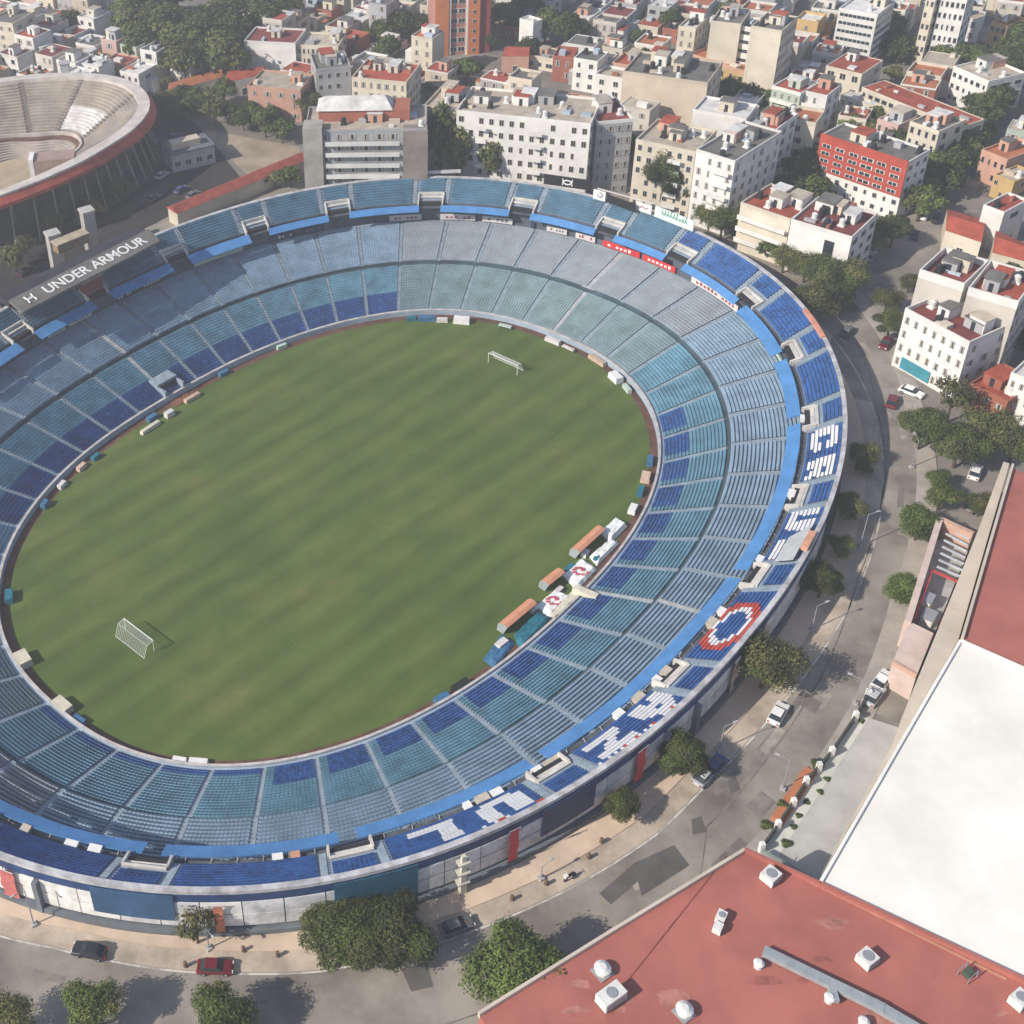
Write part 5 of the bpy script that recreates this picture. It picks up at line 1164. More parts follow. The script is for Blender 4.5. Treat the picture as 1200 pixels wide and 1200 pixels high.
# ================================================================== THE REST OF THE CITY
VERB = []
ZONES = [((-60, -60, 150, 95), 'behind the bullring'), ((150, -60, 345, 130), 'beside the wooded park'), ((345, -60, 508, 78), 'left of the orange tower'), ((345, 78, 508, 160), 'behind the dark grey block'),
         ((508, -60, 720, 62), 'behind the orange tower'), ((508, 62, 735, 150), 'behind the long cream apartments'), ((720, -60, 835, 90), 'left of the twin towers'), ((835, -60, 985, 110), 'right of the twin towers'),
         ((720, 90, 905, 180), 'below the wide beige block'), ((905, 100, 1070, 260), 'near the red fronted block'), ((985, -60, 1110, 100), 'beyond the long red roof'), ((1110, -60, 1300, 130), 'at the avenue top'),
         ((1110, 130, 1300, 260), 'right of the avenue trees'), ((1000, 230, 1300, 560), 'near the tan walled pair')]
def zone(x, y):
    for (a, b, c, d), s in ZONES:
        if a <= x < c and b <= y < d: return s
    return 'on the city edge'
stq = [(float(a), float(b)) for a, b in P(UU[::6], 1.0)]
sc_ = P(UU, 1.).mean(0)
STAD = [(sc_[0]+(x-sc_[0])*1.32, sc_[1]+(y-sc_[1])*1.32) for x, y in stq]
PARK = [tuple(px(*p)[:2]) for p in ((135, 30), (160, -10), (360, -30), (352, 30), (285, 40), (280, 78), (215, 80), (165, 70))]
LOT = [tuple(px(*p)[:2]) for p in ((-80, 340), (60, 310), (240, 235), (357, 190), (360, 165), (240, 140), (185, 105), (150, 160), (-80, 260))]
RIGHT = [tuple(px(*p)[:2]) for p in ((1020, 470), (1090, 455), (1240, 520), (1300, 1300), (500, 1300), (700, 1030), (900, 930))]
used = {}
STOR = {1: 'low', 2: 'two-storey', 3: 'three-storey', 4: 'tall'}
ga = R(-38); gc, gs = math.cos(ga), math.sin(ga); hn = 0; rr = random.Random(21)
def free(x, y, r):
    pts = [(x, y)]+[(x+r*math.cos(k*math.pi/4), y+r*math.sin(k*math.pi/4)) for k in range(8)]
    for p in pts:
        if inpoly(*p, STAD) or inpoly(*p, PARK) or inpoly(*p, LOT) or inpoly(*p, RIGHT) or inpoly(*p, BULL): return False
        for q in FOOT[:NMAN]:
            if inpoly(*p, q): return False
        for q in ROADS:
            if inpoly(*p, q): return False
    return True
NMAN = len(FOOT); SPOTS = []
for iu in range(-58, 59):
    for iv in range(-58, 59):
        U_, V_ = iu*9.0, iv*9.4+(iu % 2)*2
        if iu % 7 == 0: continue                                   # back lanes
        x = 60+U_*gc-V_*gs; y = 330+U_*gs+V_*gc
        if y < 120: continue
        X_, Y_ = pj((x, y, GZ+4))
        if not (-50 < X_ < 1275 and -45 < Y_ < 470): continue
        if not free(x, y, 4.0): 
            if free(x, y, 2.0): SPOTS.append((x, y, X_, Y_))
            continue
        if rr.random() < .12: SPOTS.append((x, y, X_, Y_)); continue
        z_ = zone(X_, Y_)
        for tr_ in range(60):
            f = rr.choices([1, 2, 3, 4], [2.4, 4, 1.5, .4])[0]
            wc = rr.choices(list(WALLS), [5.5, 4.5, 2.2, 3, .8, .8, .5, .5, 1.5, .6, .5])[0]; rc = rr.choices(list(ROOFS), [3.0, 2, 3, 2.2, 2, 1.5])[0]; ex = rr.choice(['a black water tank', 'a white water tank', 'a roof room', 'two roof rooms', 'a bare roof', 'water tanks'])
            if (f, wc, rc, ex, z_) not in used: break
        used[f, wc, rc, ex, z_] = 1
        lab = f"{STOR[f]} {wc} house, {rc} roof and {ex}, {z_}"
        lx, dd = rr.uniform(6.2, 8.8), rr.uniform(6.0, 8.8); h_ = f*2.9+rr.uniform(.2, .9)
        t = building('house', lab, 'house', None, None, h_, dd, wc, rc, f, rr.choice([1, 2, 2, 3]), rr.choice([0, 0, 1]), side='right' if rr.random() < .5 else 'left', tanks={'a black water tank': 1, 'a white water tank': 1, 'water tanks': 3}.get(ex, 0), rooms={'a roof room': 1, 'two roof rooms': 2}.get(ex, 0),
                     par=rr.choice([.3, .6, .9]), geo=((x+rr.uniform(-.8, .8), y+rr.uniform(-.8, .8)), lx, ga+rr.uniform(-.04, .04)+(math.pi/2 if rr.random() < .0 else 0)), group='houses of the city', seed=hn, wside=rr.choice([None, None, 'white']))
        if ex.endswith('tank'):
            for q in kids(t):
                for k in kids(q):
                    if k.name.startswith('water_tank'): k.data = tankmesh(0 if 'black' in ex else 1)
        # a lower back or side wing with its own flat roof
        wx, wy, wh = rr.uniform(2.6, 4.2), rr.uniform(3, 5), max(2.6, h_*rr.uniform(.35, .8)); s_ = rr.choice([-1, 1]); x0 = s_*(lx/2+.02) if s_ > 0 else -lx/2-.02-min(wx, 2.2); y0 = rr.uniform(-dd/2, dd/2-wy)
        mb = MB(); mb.box(x0, y0, 0, x0+min(wx, 2.2), y0+wy, wh); mb.box(x0-.08, y0-.08, wh, x0+min(wx, 2.2)+.08, y0+wy+.08, wh+.25, 1); mb.build('side_wing', [wallm(rr.choice([wc, 'white', 'cream', 'beige', 'grey'])), roofm(rr.choice(['red', 'grey', 'white', 'beige', 'terracotta', 'white']))], t)
        hn += 1
print('HOUSES', hn)
# ================================================================== TREES
def crown_mesh(name, blobs, nleaf, size, mats, seed, inner=.35, droop=0):
    g = np.random.default_rng(seed); B = np.array(blobs, float)
    wts = B[:, 3]**2; wts /= wts.sum(); k = g.choice(len(B), nleaf, p=wts)
    d = g.normal(size=(nleaf, 3)); d /= np.linalg.norm(d, axis=1)[:, None]; d[:, 2] = np.where(d[:, 2] < -.45, -d[:, 2]*.5, d[:, 2])
    rad = 1-inner*g.random(nleaf)**1.6
    # bumpy surface: knock back leaves between clumps
    cl = g.normal(size=(60, 3)); cl /= np.linalg.norm(cl, axis=1)[:, None]
    best = (d@cl.T).max(1); rad *= (.76+.30*np.clip((best-.86)/.12, 0, 1))*(1+.11*g.normal(size=nleaf))
    c = B[k, :3]+d*(B[k, 3]*rad)[:, None]*np.array([1, 1, .82])
    keep = best > .80+.05*g.random(nleaf); c, d, k = c[keep], d[keep], k[keep]; n = len(c)
    nrm = d+g.normal(size=(n, 3))*.55+np.array([0, 0, .35]); nrm /= np.linalg.norm(nrm, axis=1)[:, None]
    ref = g.normal(size=(n, 3)); u = np.cross(nrm, ref); u /= np.linalg.norm(u, axis=1)[:, None]; v = np.cross(nrm, u)
    s = size*(.6+.8*g.random(n))[:, None]
    V = np.stack([c-u*s, c-v*s*.55+nrm*s*.18, c+u*s, c+v*s*.55+nrm*s*.18], 1)
    V[:, :, 2] -= droop*np.abs(g.normal(size=n))[:, None]
    me = bpy.data.meshes.new(name); V = V.reshape(-1, 3)
    me.vertices.add(len(V)); me.vertices.foreach_set('co', V.ravel()); me.loops.add(n*4); me.loops.foreach_set('vertex_index', np.arange(n*4, dtype=np.int32))
    me.polygons.add(n); me.polygons.foreach_set('loop_start', np.arange(n, dtype=np.int32)*4)
    cc = g.normal(size=(40, 3))*B[:, 3].mean()+B[:, :3].mean(0); ci = ((c[:, None]-cc[None])**2).sum(2).argmin(1)
    pick = g.integers(0, len(mats), 40)
    for q in mats: me.materials.append(q)
    mi = pick[ci]; sw = g.random(n) < .25; mi[sw] = g.integers(0, len(mats), sw.sum())
    me.polygons.foreach_set('material_index', mi.astype(np.int32)); me.update(calc_edges=True); return me
BARK = mat('bark', (.10, .075, .055), .95, .3, 2)
def trunk_mesh(h, r, blobs, seed):
    g = random.Random(seed); mb = MB(); mb.tube((0, 0, -.1), (g.uniform(-.1, .1), 0, h), r, r*.65, 8)
    for b in blobs[:7]:
        mid = (b[0]*.45, b[1]*.45, h+(b[2]-h)*.5); mb.tube((0, 0, h*.92), mid, r*.5, r*.3, 6); mb.tube(mid, (b[0]*.9, b[1]*.9, b[2]), r*.3, r*.1, 5)
    return mb.mesh('trunk', BARK)
LD, LM, LL, LY, LO = (leafmat('leaf_'+n, c) for n, c in (('dark', (.060, .076, .024)), ('mid', (.090, .120, .030)), ('light', (.115, .165, .040)), ('yellow', (.16, .155, .055)), ('olive', (.105, .108, .042))))
# unit trees: crown radius 1 at height ~ .. scaled on placing
def blobset(seed, n, flat=.9, spread=.66, r=(.24, .56), z0=1.15):
    g = random.Random(seed); out = [(0, 0, z0+.15, .66)]
    for i in range(n):
        a = 2*math.pi*i/n+g.uniform(-.3, .3); d = spread*g.uniform(.7, 1.15); out.append((d*math.cos(a), d*math.sin(a), z0+g.uniform(-.25, .3)*flat, g.uniform(*r)))
    return out
PROTO = {}
def proto(key, blobs, n, size, mats, seed, th=.65, tr=.075, inner=.35, droop=0): PROTO[key] = (crown_mesh('crown', blobs, n, size, mats, seed, inner, droop), trunk_mesh(th, tr, blobs, seed))
proto('near_dark', blobset(1, 8), 20000, .036, [LD, LD, LM, LO], 1)
proto('near_dark2', blobset(2, 9), 20000, .036, [LD, LM, LO], 2)
proto('near_green', blobset(3, 8), 20000, .040, [LM, LL, LL], 3, inner=.5)
proto('near_light', blobset(4, 6), 13000, .042, [LL, LM, LY], 4, inner=.6)
proto('near_olive', blobset(5, 7, r=(.35, .5)), 12000, .040, [LO, LY, LO, LM], 5, inner=.7)
proto('thin', blobset(6, 5, r=(.25, .4)), 1300, .07, [LO, LY], 6, inner=.9)
proto('far_dark', blobset(7, 6), 2600, .10, [LD, LM, LO], 7)
proto('far_dark2', blobset(8, 7), 2600, .10, [LD, LD, LO], 8)
proto('far_mid', blobset(9, 6), 2400, .10, [LM, LL, LD], 9, inner=.5)
proto('far_olive', blobset(10, 5), 2000, .10, [LO, LY, LM], 10, inner=.6)
proto('cone', [(0, 0, .7+.35*i, .62-.085*i) for i in range(7)], 2600, .09, [LD, LM], 11, th=.5)
proto('bush', [(0, 0, .35, .5), (.4, .1, .3, .4), (-.35, .2, .3, .4), (.05, -.4, .28, .38)], 900, .12, [LM, LL, LD], 12, th=.2, tr=.05)
ntree = [0]
def tree(key, x, y, r, label, cat='tree', group=None, name='tree', world=None, hs=1.0, base=GZ):
    zc = base+1.15*r*hs
    p = px(x, y, zc) if world is None else Vector((*world, 0))
    t = empty(name, (p.x, p.y, base), random.uniform(0, 6.28)); tag(t, label, cat, group); t.scale = (r, r, r*hs)
    c, tr_ = PROTO[key]; link('crown', c, t); link('trunk', tr_, t); ntree[0] += 1; return t
T = tree
def T2(key, x, y, r, label, yb, **k):
    "tree rooted at (x, yb) whose crown is seen at (x, y)"
    p = px(x, yb, GZ); z = GZ+2
    while z < GZ+22 and pj((p.x, p.y, z))[1] > y: z += .1
    return tree(key, 0, 0, r, label, world=(p.x, p.y), hs=(z-GZ)/(1.15*r), **k)
T('near_dark', 398, 1094, 4.9, 'left half of the broad dark tree pair below the teal facade sheet', hs=.68); T('near_dark2', 456, 1090, 5.2, 'right half of the broad dark tree pair below the teal facade sheet', hs=.68)
T('near_green', 604, 1132, 5.3, 'bright green tree at the corner of the near red roof'); T('thin', 228, 1083, 2.9, 'thin sparse tree in front of the white facade', hs=1.2)
T('near_light', 106, 1182, 3.5, 'light green tree at the bottom border below the dark car'); T('near_light', 262, 1190, 3.7, 'light green tree at the bottom border below the red car'); T('near_olive', 12, 1196, 3.4, 'olive tree in the bottom left corner')
T('near_dark', 728, 943, 2.5, 'small round dark tree below the navy facade sheet'); T('near_dark2', 801, 886, 3.4, 'dark green tree in the stadium shadow below the right red banner'); T('near_olive', 899, 775, 4.8, 'olive brown loose tree near the white car')
T('near_dark2', 963, 680, 3.2, 'very dark tree in the shaded street below the grey seat sheet'); T('near_light', 985, 640, 2.2, 'small yellow green tree in the shaded street right of the grey seat sheet'); T('near_olive', 995, 592, 2.8, 'olive tree in the shaded street right of the white letters'); T('near_olive', 1012, 532, 2.6, 'reddish olive tree right of the white letters by the rim')
T('near_light', 1012, 548, 1.6, 'small yellow tree close to the right rim')
T('near_dark', 1083, 500, 4.4, 'dense green tree right of the street, below the teal shop front'); T('near_dark2', 1126, 520, 4.6, 'dense dark green tree in the middle of the right hand grove'); T('near_olive', 1168, 503, 5.0, 'tall olive tree at the right of the grove'); T('thin', 1119, 462, 4.2, 'grey loose tree beside the white four storey block', hs=1.3)
T('near_olive', 1190, 520, 3.8, 'olive tree at the right border above the big red roof'); T('near_green', 1078, 612, 3.4, 'green tree beside the upper end of the pink annex'); T('near_green', 1060, 690, 2.8, 'green tree beside the lower end of the pink annex'); T('near_light', 1104, 580, 2.8, 'yellow green tree above the pink annex')
T('near_light', 1100, 560, 2.0, 'small yellow green tree near the parked white car'); T('near_olive', 1150, 590, 2.4, 'olive tree close to the upper corner of the big red roof')
for x, y, r, k, lab in ((955, 348, 4.6, 'near_olive', 'olive tree close to the right rim, lowest of the group'), (965, 318, 4.8, 'near_dark2', 'dark tree behind the olive one by the right rim'), (998, 322, 4.2, 'near_olive', 'olive tree below the avenue mouth'), (984, 345, 3.4, 'near_dark', 'dark tree between the rim and the avenue mouth'), (945, 310, 3.8, 'near_olive', 'olive tree in front of the block with the large dark window'),
                        (920, 300, 3.6, 'near_olive', 'olive tree in front of the balcony band apartments'), (905, 290, 3.0, 'far_mid', 'small tree at the foot of the balcony band apartments'), (848, 258, 4.6, 'near_light', 'bright olive tree behind the right end of the rim boards'), (833, 250, 3.8, 'near_olive', 'olive tree just right of the mint board'), (870, 265, 3.2, 'near_olive', 'olive tree left of the balcony band apartments'),
                        (1028, 272, 4.4, 'near_olive', 'wide olive tree at the start of the avenue'), (1048, 268, 4.0, 'near_dark', 'dark tree at the start of the avenue'), (1045, 378, 3.4, 'near_dark2', 'dark tree left of the white four storey block'), (1040, 350, 3.0, 'near_olive', 'olive tree above the dark one by the white four storey block'), (1066, 330, 2.4, 'near_olive', 'small olive tree beside the tan party wall'),
                        (942, 200, 5.0, 'far_dark', 'tall dark tree left of the red fronted block'), (930, 218, 4.6, 'far_dark2', 'dark tree behind the balcony band apartments'), (955, 222, 4.4, 'far_dark', 'dark tree below the red fronted block'), (950, 180, 4.0, 'far_dark2', 'dark tree at the upper left corner of the red fronted block'),
                        (1000, 145, 3.8, 'far_mid', 'bright garden tree behind the red fronted block'), (1020, 150, 3.4, 'far_olive', 'olive garden tree behind the red fronted block'), (1026, 136, 3.6, 'far_dark', 'round dark tree beside the white flat house with pink trim'), (1050, 162, 3.6, 'far_olive', 'olive tree left of the cream white avenue apartments'), (1080, 185, 4.2, 'far_dark', 'dark tree at the foot of the cream white avenue apartments'),
                        
                        (340, 205, 3.2, 'far_mid', 'green tree left of the dark grey block at the rim'), (322, 208, 2.6, 'far_olive', 'small olive tree near the dull red roof'), (356, 118, 4.6, 'near_olive', 'big olive tree left of the dark grey block'), (375, 112, 3.6, 'far_dark', 'dark tree right of the big olive tree'), (262, 105, 4.4, 'far_dark', 'dark tree below the orange roofed shed'), (250, 128, 4.0, 'far_olive', 'olive tree above the dirt lot'),
                        (310, 142, 4.2, 'far_dark', 'dark tree above the right of the dirt lot'), (330, 150, 3.8, 'far_mid', 'green tree at the right corner of the dirt lot'), (285, 138, 3.4, 'far_dark2', 'dark shrub tree in the middle above the dirt lot'), (190, 118, 3.8, 'far_dark2', 'dark tree touching the bullring edge'), (208, 130, 3.2, 'far_dark', 'dark tree right of the bullring edge'), (270, 92, 3.2, 'far_mid', 'bright tree beside the orange roofed shed'),
                        (855, 105, 4.6, 'far_dark', 'dark tree between the beige block and the twin white towers'), (880, 112, 4.4, 'far_dark2', 'dark tree below the twin white towers'), (900, 118, 4.0, 'far_dark', 'dark tree left of the small white blocks'), (787, 22, 4.0, 'far_dark', 'dark tree at the top left of the twin white towers'),
                        (640, 25, 6.0, 'far_dark', 'large dark tree right of the white slab'), (665, 30, 5.6, 'far_dark2', 'large dark tree, rightmost behind the white slab'), (595, 18, 5.6, 'far_dark', 'dark tree between the orange tower and the white slab'), (618, 8, 5.6, 'far_dark2', 'dark tree above the white slab'), (575, 45, 3.4, 'far_dark2', 'dark tree at the right foot of the orange tower'),
                        (455, 55, 5.0, 'far_dark', 'dark tree left of the orange tower'), (470, 25, 5.4, 'far_dark2', 'dark tree at the upper left of the orange tower'), (445, 35, 4.4, 'far_dark', 'dark tree among houses left of the orange tower'), (495, 30, 4.2, 'far_dark2', 'dark tree touching the left side of the orange tower'), (620, 55, 4.2, 'far_dark2', 'dark tree behind the bright red walled house'), (548, 80, 4.4, 'far_mid', 'green hedge tree below the orange tower'),
                        (1040, 30, 6.0, 'far_dark', 'large dark tree right of the striped white block'), (1050, 50, 5.0, 'far_dark2', 'dark tree below the large one near the striped white block'), (1000, 55, 4.4, 'far_dark', 'dark tree at the foot of the striped white block'), (970, 62, 4.2, 'far_dark2', 'dark tree left of the foot of the striped white block')):
    T(k, x, y, r, lab)
T2('near_dark', 652, 172, 5.4, 'big green tree in front of the long cream apartments', 222)
T2('far_dark', 516, 158, 4.6, 'dark green tree between the dark grey block and the long cream apartments', 215)
T2('far_olive', 535, 178, 4.0, 'olive tree just behind the far rim', 222)
T2('far_olive', 575, 183, 4.0, 'brownish tree at the foot of the long cream apartments', 222)
T2('far_mid', 597, 172, 3.2, 'small tree left of the big green tree', 216)
T2('far_olive', 620, 190, 3.4, 'olive shrub tree behind the far rim beside the big green tree', 222)
T2('far_dark', 680, 188, 3.4, 'dark tree right of the big green tree', 224)
T2('near_dark2', 772, 206, 4.6, 'bushy dark green tree in front of the cream apartments behind the rim', 250)
T2('far_dark', 792, 216, 3.2, 'smaller dark tree beside the bushy one behind the mint board', 252)
# trees along the avenue
rr = random.Random(8)
AV = [(1092, 222), (1084, 236), (1112, 200), (1124, 184), (1136, 164), (1146, 148), (1156, 132), (1168, 116), (1178, 100), (1118, 190), (1130, 172), (1142, 152), (1150, 140), (1158, 122), (1166, 108), (1174, 95), (1182, 80), (1190, 66), (1198, 52), (1108, 205), (1098, 196), (1110, 180), (1122, 158), (1134, 140), (1145, 122), (1152, 104), (1160, 90), (1170, 74), (1180, 56), (1188, 40), (1196, 28)]
for x, y in AV: T(rr.choice(['far_dark', 'far_dark2', 'far_mid']), x+rr.uniform(-4, 4), y+rr.uniform(-3, 3), rr.uniform(3.3, 4.7), 'dark green street tree lining the avenue at the upper right', group='trees lining the avenue')
for i in range(11): f = i/10; T(rr.choice(['far_dark', 'far_olive', 'far_mid']), 1060+100*f+rr.uniform(-6, 6), 52+14*f+rr.uniform(-5, 5), rr.uniform(3.2, 4.4), 'garden tree in the green row behind the long red roofed building', group='trees behind the long red roofed building')
# wooded park
n = 0
while n < 52:
    x, y = rr.uniform(135, 345), rr.uniform(-12, 78); p = px(x, y+8)
    if not inpoly(p.x, p.y, PARK): continue
    T(rr.choice(['far_dark', 'far_dark2', 'far_olive', 'far_dark']), x, y, rr.uniform(5.0, 7.5), 'dark tree of the wooded park behind the bullring', group='trees of the wooded park'); n += 1
# trees in the gaps between houses
zc = {}
for x, y, X_, Y_ in SPOTS:
    if rr.random() < .15: continue
    z_ = zone(X_, Y_); T(rr.choice(['far_dark', 'far_dark2', 'far_mid', 'far_olive']), 0, 0, rr.uniform(2.2, 4.0), 'street or garden tree among the houses '+z_, group='trees among the houses '+z_, world=(x, y))
# dim trees in the shaded plaza beside the bullring
for x, y in ((60, 262), (30, 285), (95, 235), (120, 215), (140, 222), (160, 185), (175, 175), (110, 245), (15, 300)): T(rr.choice(['thin', 'far_olive', 'thin']), x, y, rr.uniform(2.6, 3.6), 'bare looking tree in the shaded plaza between bullring and stadium', group='trees of the shaded plaza')
for x, y, r in ((215, 108, 3.2), (228, 112, 3.6), (238, 120, 3.0), (222, 124, 3.4), (205, 112, 3.0), (245, 112, 3.4), (292, 128, 3.2), (300, 136, 3.4), (318, 132, 3.0), (270, 130, 3.0)): T(rr.choice(['far_dark', 'far_dark2', 'far_olive']), x, y, r, 'dark tree in the belt of trees between bullring, orange shed and dirt lot', group='trees between bullring and dirt lot')
# planter shrubs
for x, y, r, lab in ((899, 962, 1.0, 'green shrub at the lower end of the terracotta planter'), (919, 938, 1.0, 'dark brown shrub in the middle of the terracotta planter'), (959, 890, 1.1, 'green shrub at the upper end of the terracotta planter'), (923, 984, .9, 'dark round shrub on the driveway near the low wall')): T('bush', x, y, r, lab, 'shrub', name='shrub', hs=1)
for x, y in ((931, 966), (937, 953), (946, 937), (962, 925), (970, 910), (1010, 842)): T('bush', x, y, .6, 'small clipped shrub in the row along the driveway fence', 'shrub', group='shrubs along the driveway', name='shrub')

# ================================================================== VEHICLES
def car_proto(paint):
    t = empty('parked_car', (0, 0, 0))
    mb = MB(); prof = [(-2.15, .35), (-2.2, .62), (-2.05, .86), (-1.1, .95), (.95, .95), (2.0, .80), (2.2, .58), (2.15, .35)]
    def loft(mb, prof, hw, inset):
        n = len(mb.v); k = len(prof)
        for y, ins in ((-hw, inset), (-hw+.12, 0), (hw-.12, 0), (hw, inset)):
            for x, z in prof: mb.v.append((x*(1-ins*.02), y, z-(ins*.06 if z > .6 else -.04*ins)))
        for r_ in range(3):
            for i in range(k): j = (i+1) % k; mb.f.append((n+r_*k+i, n+r_*k+j, n+(r_+1)*k+j, n+(r_+1)*k+i)); mb.m.append(0)
        mb.f.append(tuple(range(n, n+k))); mb.m.append(0); mb.f.append(tuple(reversed(range(n+3*k, n+4*k)))); mb.m.append(0)
    loft(mb, prof, .88, 1); b = mb.build('body', paint, t)
    mb = MB(); n = 0; lo_ = [(-1.75, .951), (1.05, .951)]; V = [(-1.75, -.80, .94), (1.05, -.80, .94), (1.05, .80, .94), (-1.75, .80, .94), (-1.15, -.66, 1.43), (.3, -.66, 1.43), (.3, .66, 1.43), (-1.15, .66, 1.43)]
    mb.v += V; mb.f += [(0, 1, 5, 4), (1, 2, 6, 5), (2, 3, 7, 6), (3, 0, 4, 7), (4, 5, 6, 7)]; mb.m += [0, 0, 0, 0, 0]; mb.build('windows', GLASS, t)
    mb = MB(); mb.prism([(-1.2, -.68), (.34, -.68), (.34, .68), (-1.2, .68)], 1.432, 1.48, taper=.95); mb.build('roof', paint, t)
    for x in (-1.35, 1.35):
        for s in (-1, 1):
            mb = MB(); mb.tube((x, s*.72, .33), (x, s*.90, .33), .33, k=14); wl_ = mb.build('wheel', BLACK, t); mb = MB(); mb.tube((x, s*.90, .33), (x, s*.915, .33), .19, k=10); mb.build('rim', METAL, wl_)
    for s in (-1, 1):
        mb = MB(); mb.box(2.1, s*.6-.18, .58, 2.2, s*.6+.18, .74); mb.build('headlight', WHITE, t); mb = MB(); mb.box(-2.21, s*.62-.16, .62, -2.1, s*.62+.16, .8); mb.build('tail_light', mat('lamp_red', (.4, .02, .02), .4), t)
    return t
PAINT = {c: mat('paint_'+c, v, .3, .04, .3) for c, v in (('white', (.75, .75, .74)), ('black', (.02, .022, .028)), ('red', (.13, .015, .02)), ('silver', (.42, .43, .45)), ('grey', (.12, .125, .13)), ('blue', (.04, .08, .18)))}
CP = {c: car_proto(PAINT[c]) for c in PAINT}; usedc = set()
def car(c, x, y, x2, y2, label, group=None, z=GZ+.02):
    "car at (x, y) pointing to (x2, y2) in the photograph"
    p, q = px(x, y, z+.6), px(x2, y2, z+.6); o = CP[c] if c not in usedc else copy_tree(CP[c]); usedc.add(c)
    o.location = (p.x, p.y, z); o.rotation_euler = (0, 0, math.atan2(q.y-p.y, q.x-p.x)); tag(o, label, 'car', group); return o
car('white', 912, 836, 920, 822, 'white car driving on the ring road beside the olive brown tree')
car('black', 105, 1114, 80, 1109, 'black car parked at the kerb at the lower left'); car('red', 252, 1133, 290, 1134, 'dark red car parked at the kerb at the lower left'); car('grey', 535, 1085, 560, 1076, 'dark grey car in the shade of the broad dark tree pair')
car('white', 1083, 243, 1086, 233, 'upper one of two white cars on the avenue'); car('white', 1082, 252, 1085, 242, 'lower one of two white cars on the avenue'); car('white', 1034, 797, 1040, 789, 'white car in the yard below the pink annex'); car('silver', 1024, 815, 1030, 807, 'silver car in the yard below the pink annex', z=GZ+.02)
car('white', 1143, 553, 1146, 545, 'white car parked by the upper end of the big red roof'); car('grey', 1142, 592, 1150, 586, 'dark car parked beside the upper store wall'); car('grey', 1098, 255, 1103, 244, 'grey car on the right lane of the avenue'); car('blue', 1072, 275, 1076, 264, 'blue car on the avenue near the olive trees')
car('white', 1068, 459, 1076, 462, 'white car at the junction in front of the teal shop front'); car('red', 1046, 470, 1050, 460, 'red car at the street junction'); car('blue', 838, 897, 848, 886, 'blue car parked in the tree shade under the right red banner'); car('silver', 826, 908, 836, 897, 'silver car parked in the tree shade under the right red banner')
car('grey', 993, 388, 1000, 380, 'dark car in the shade beside the right rim'); car('silver', 1020, 300, 1026, 290, 'silver car parked under the olive trees of the avenue'); car('black', 1056, 258, 1060, 248, 'black car parked under the avenue trees'); car('red', 1038, 402, 1034, 408, 'red car parked beside the white four storey block')
rr = random.Random(3)
for i, (x, y) in enumerate(((30, 318), (58, 298), (190, 205), (212, 222), (226, 228), (180, 232), (205, 160))): car(rr.choice(['grey', 'black', 'silver', 'blue']), x, y, x+10, y-6, 'dark car parked in the shaded plaza beside the bullring', 'cars in the shaded plaza')
for c in CP:
    if c not in usedc:
        for k in kids(CP[c]): bpy.data.objects.remove(k)
        bpy.data.objects.remove(CP[c])
# motorcycle
p = px(668, 1027, GZ+.5); t = empty('motorcycle', (p.x, p.y, GZ+.02), .5); tag(t, 'small motorcycle parked at the kerb between the two right trees', 'motorcycle')
mb = MB(); mb.tube((-.6, 0, .75), (.55, 0, .8), .2); mb.tube((.55, 0, .8), (.75, 0, 1.05), .06); mb.build('body', BLACK, t)
for x in (-.7, .75): mb = MB(); mb.tube((x, -.06, .32), (x, .06, .32), .32, k=12); mb.build('wheel', BLACK, t)
mb = MB(); mb.tube((.72, -.38, 1.05), (.72, .38, 1.05), .03); mb.build('handlebar', METAL, t); mb = MB(); mb.box(-.95, -.22, .9, -.5, .22, 1.3); mb.build('delivery_box', WHITE, t)
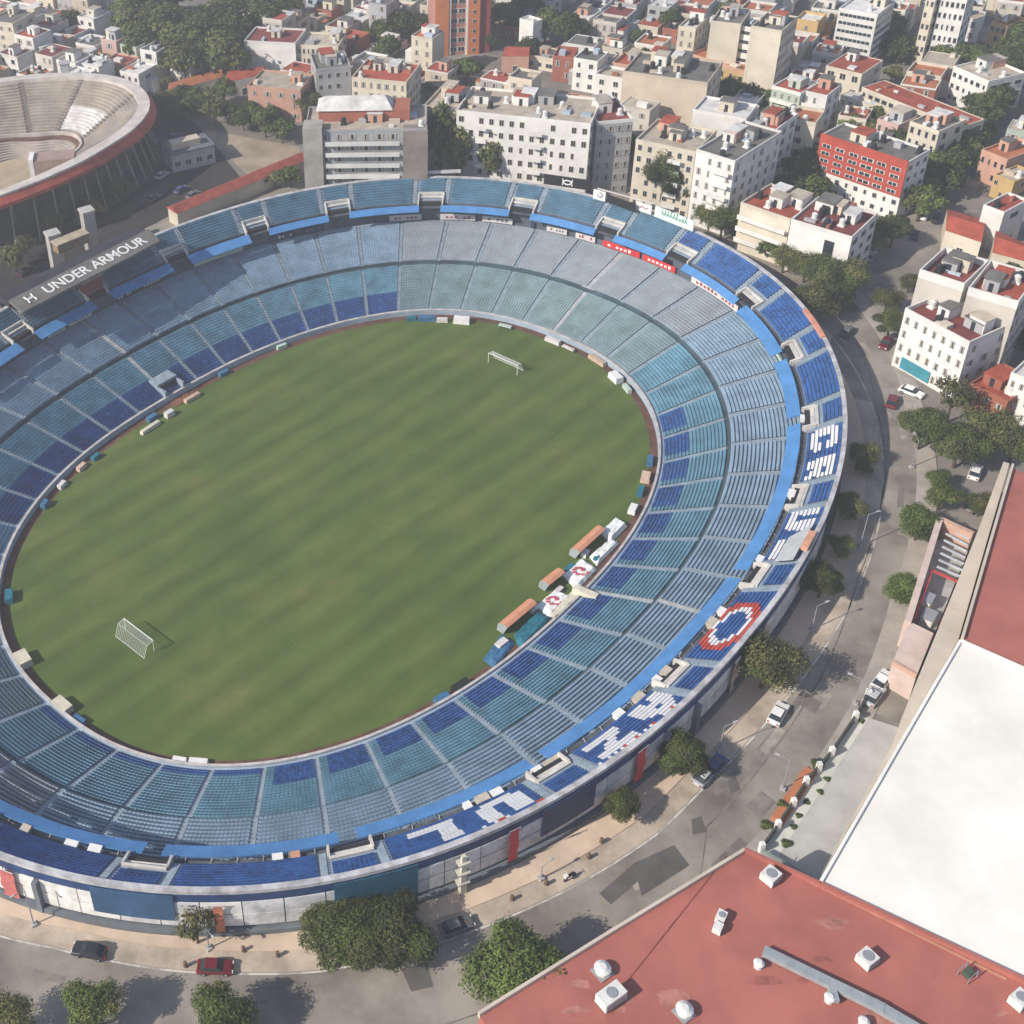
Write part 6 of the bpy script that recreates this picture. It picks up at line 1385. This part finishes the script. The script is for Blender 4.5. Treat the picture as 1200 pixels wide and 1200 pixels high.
# lamp posts
def lamp(x, y, h_, az_, label, pale=True):
    p = px(x, y, GZ); t = empty('street_lamp', (p.x, p.y, GZ), az_); tag(t, label, 'street lamp', 'street lamps on the ring road')
    mb = MB(); h_ *= .85; mb.cyl(0, 0, 0, h_, .10, .06, 8); mb.build('pole', METAL, t); mb = MB(); mb.tube((0, 0, h_-.1), (1.5, 0, h_+.32), .05); mb.build('arm', METAL, t)
    mb = MB(); mb.box(1.3, -.13, h_+.25, 1.9, .13, h_+.40); mb.build('lamp_head', CONC, t); mb = MB(); mb.box(-.35, -.35, 0, .35, .35, .35); mb.build('base', CONC, t)
lamp(1008, 640, 8, .1, 'lamp post in the stadium shadow beside the olive tree'); lamp(951, 738, 6, .2, 'lamp post in the stadium shadow near the olive brown tree'); lamp(843, 880, 6, .2, 'lamp post beside the dark green tree under the right banner'); lamp(1068, 548, 7, 1.6, 'lamp post on the right pavement near the grove')
lamp(40, 1084, 8.5, -2.6, 'slender lamp post on the lower left pavement'); lamp(1002, 825, 6, 2.6, 'lamp post at the upper end of the driveway fence'); lamp(917, 925, 7, 2.6, 'lamp post beside the terracotta planter'); lamp(634, 1030, 3, .5, 'short lamp on the pavement below the left red banner')
lamp(245, 1112, 5, -1, 'lamp post beside the thin sparse tree')
for x, y, lab in ((566, 1068, 'pale planter block'), (612, 1052, 'brown planter block'), (703, 992, 'brown planter block')): pass
BOL = [(545, 1082), (600, 1052), (640, 1034), (690, 1003), (705, 985), (285, 1112), (325, 1118), (217, 1130)]
for x, y in BOL:
    p = px(x, y, GZ+.5); t = empty('bollard', (p.x, p.y, GZ+.13)); tag(t, 'short brown stump like bollard on the pavement round the stadium', 'bollard', 'bollards on the stadium pavement'); mb = MB(); mb.cyl(0, 0, 0, .75, .28, .22, 9); mb.build('post', mat('bollard_brown', (.16, .10, .07), .9, .2, 1), t); mb = MB(); mb.cyl(0, 0, .75, .85, .26, .14, 9); mb.build('cap', mat('bollard_brown', (.16, .10, .07)), t)
print('trees', ntree[0])
# ================================================================== HAZE
if HAZE:
    mb = MB(); mb.box(-1500, -1500, -1.5, 1500, 1500, 172); o = mb.build('haze', []); o.data.materials.clear(); o['kind'] = 'stuff'; o.location = (14, 182, 0)
    M = bpy.data.materials.new('haze'); M.use_nodes = True; t_ = M.node_tree; t_.nodes.clear(); ou = t_.nodes.new('ShaderNodeOutputMaterial'); pv = t_.nodes.new('ShaderNodeVolumePrincipled')
    pv.inputs['Color'].default_value = (.86, .84, .85, 1); pv.inputs['Density'].default_value = HAZE; pv.inputs['Anisotropy'].default_value = .3; t_.links.new(pv.outputs[0], ou.inputs['Volume']); o.data.materials.append(M)
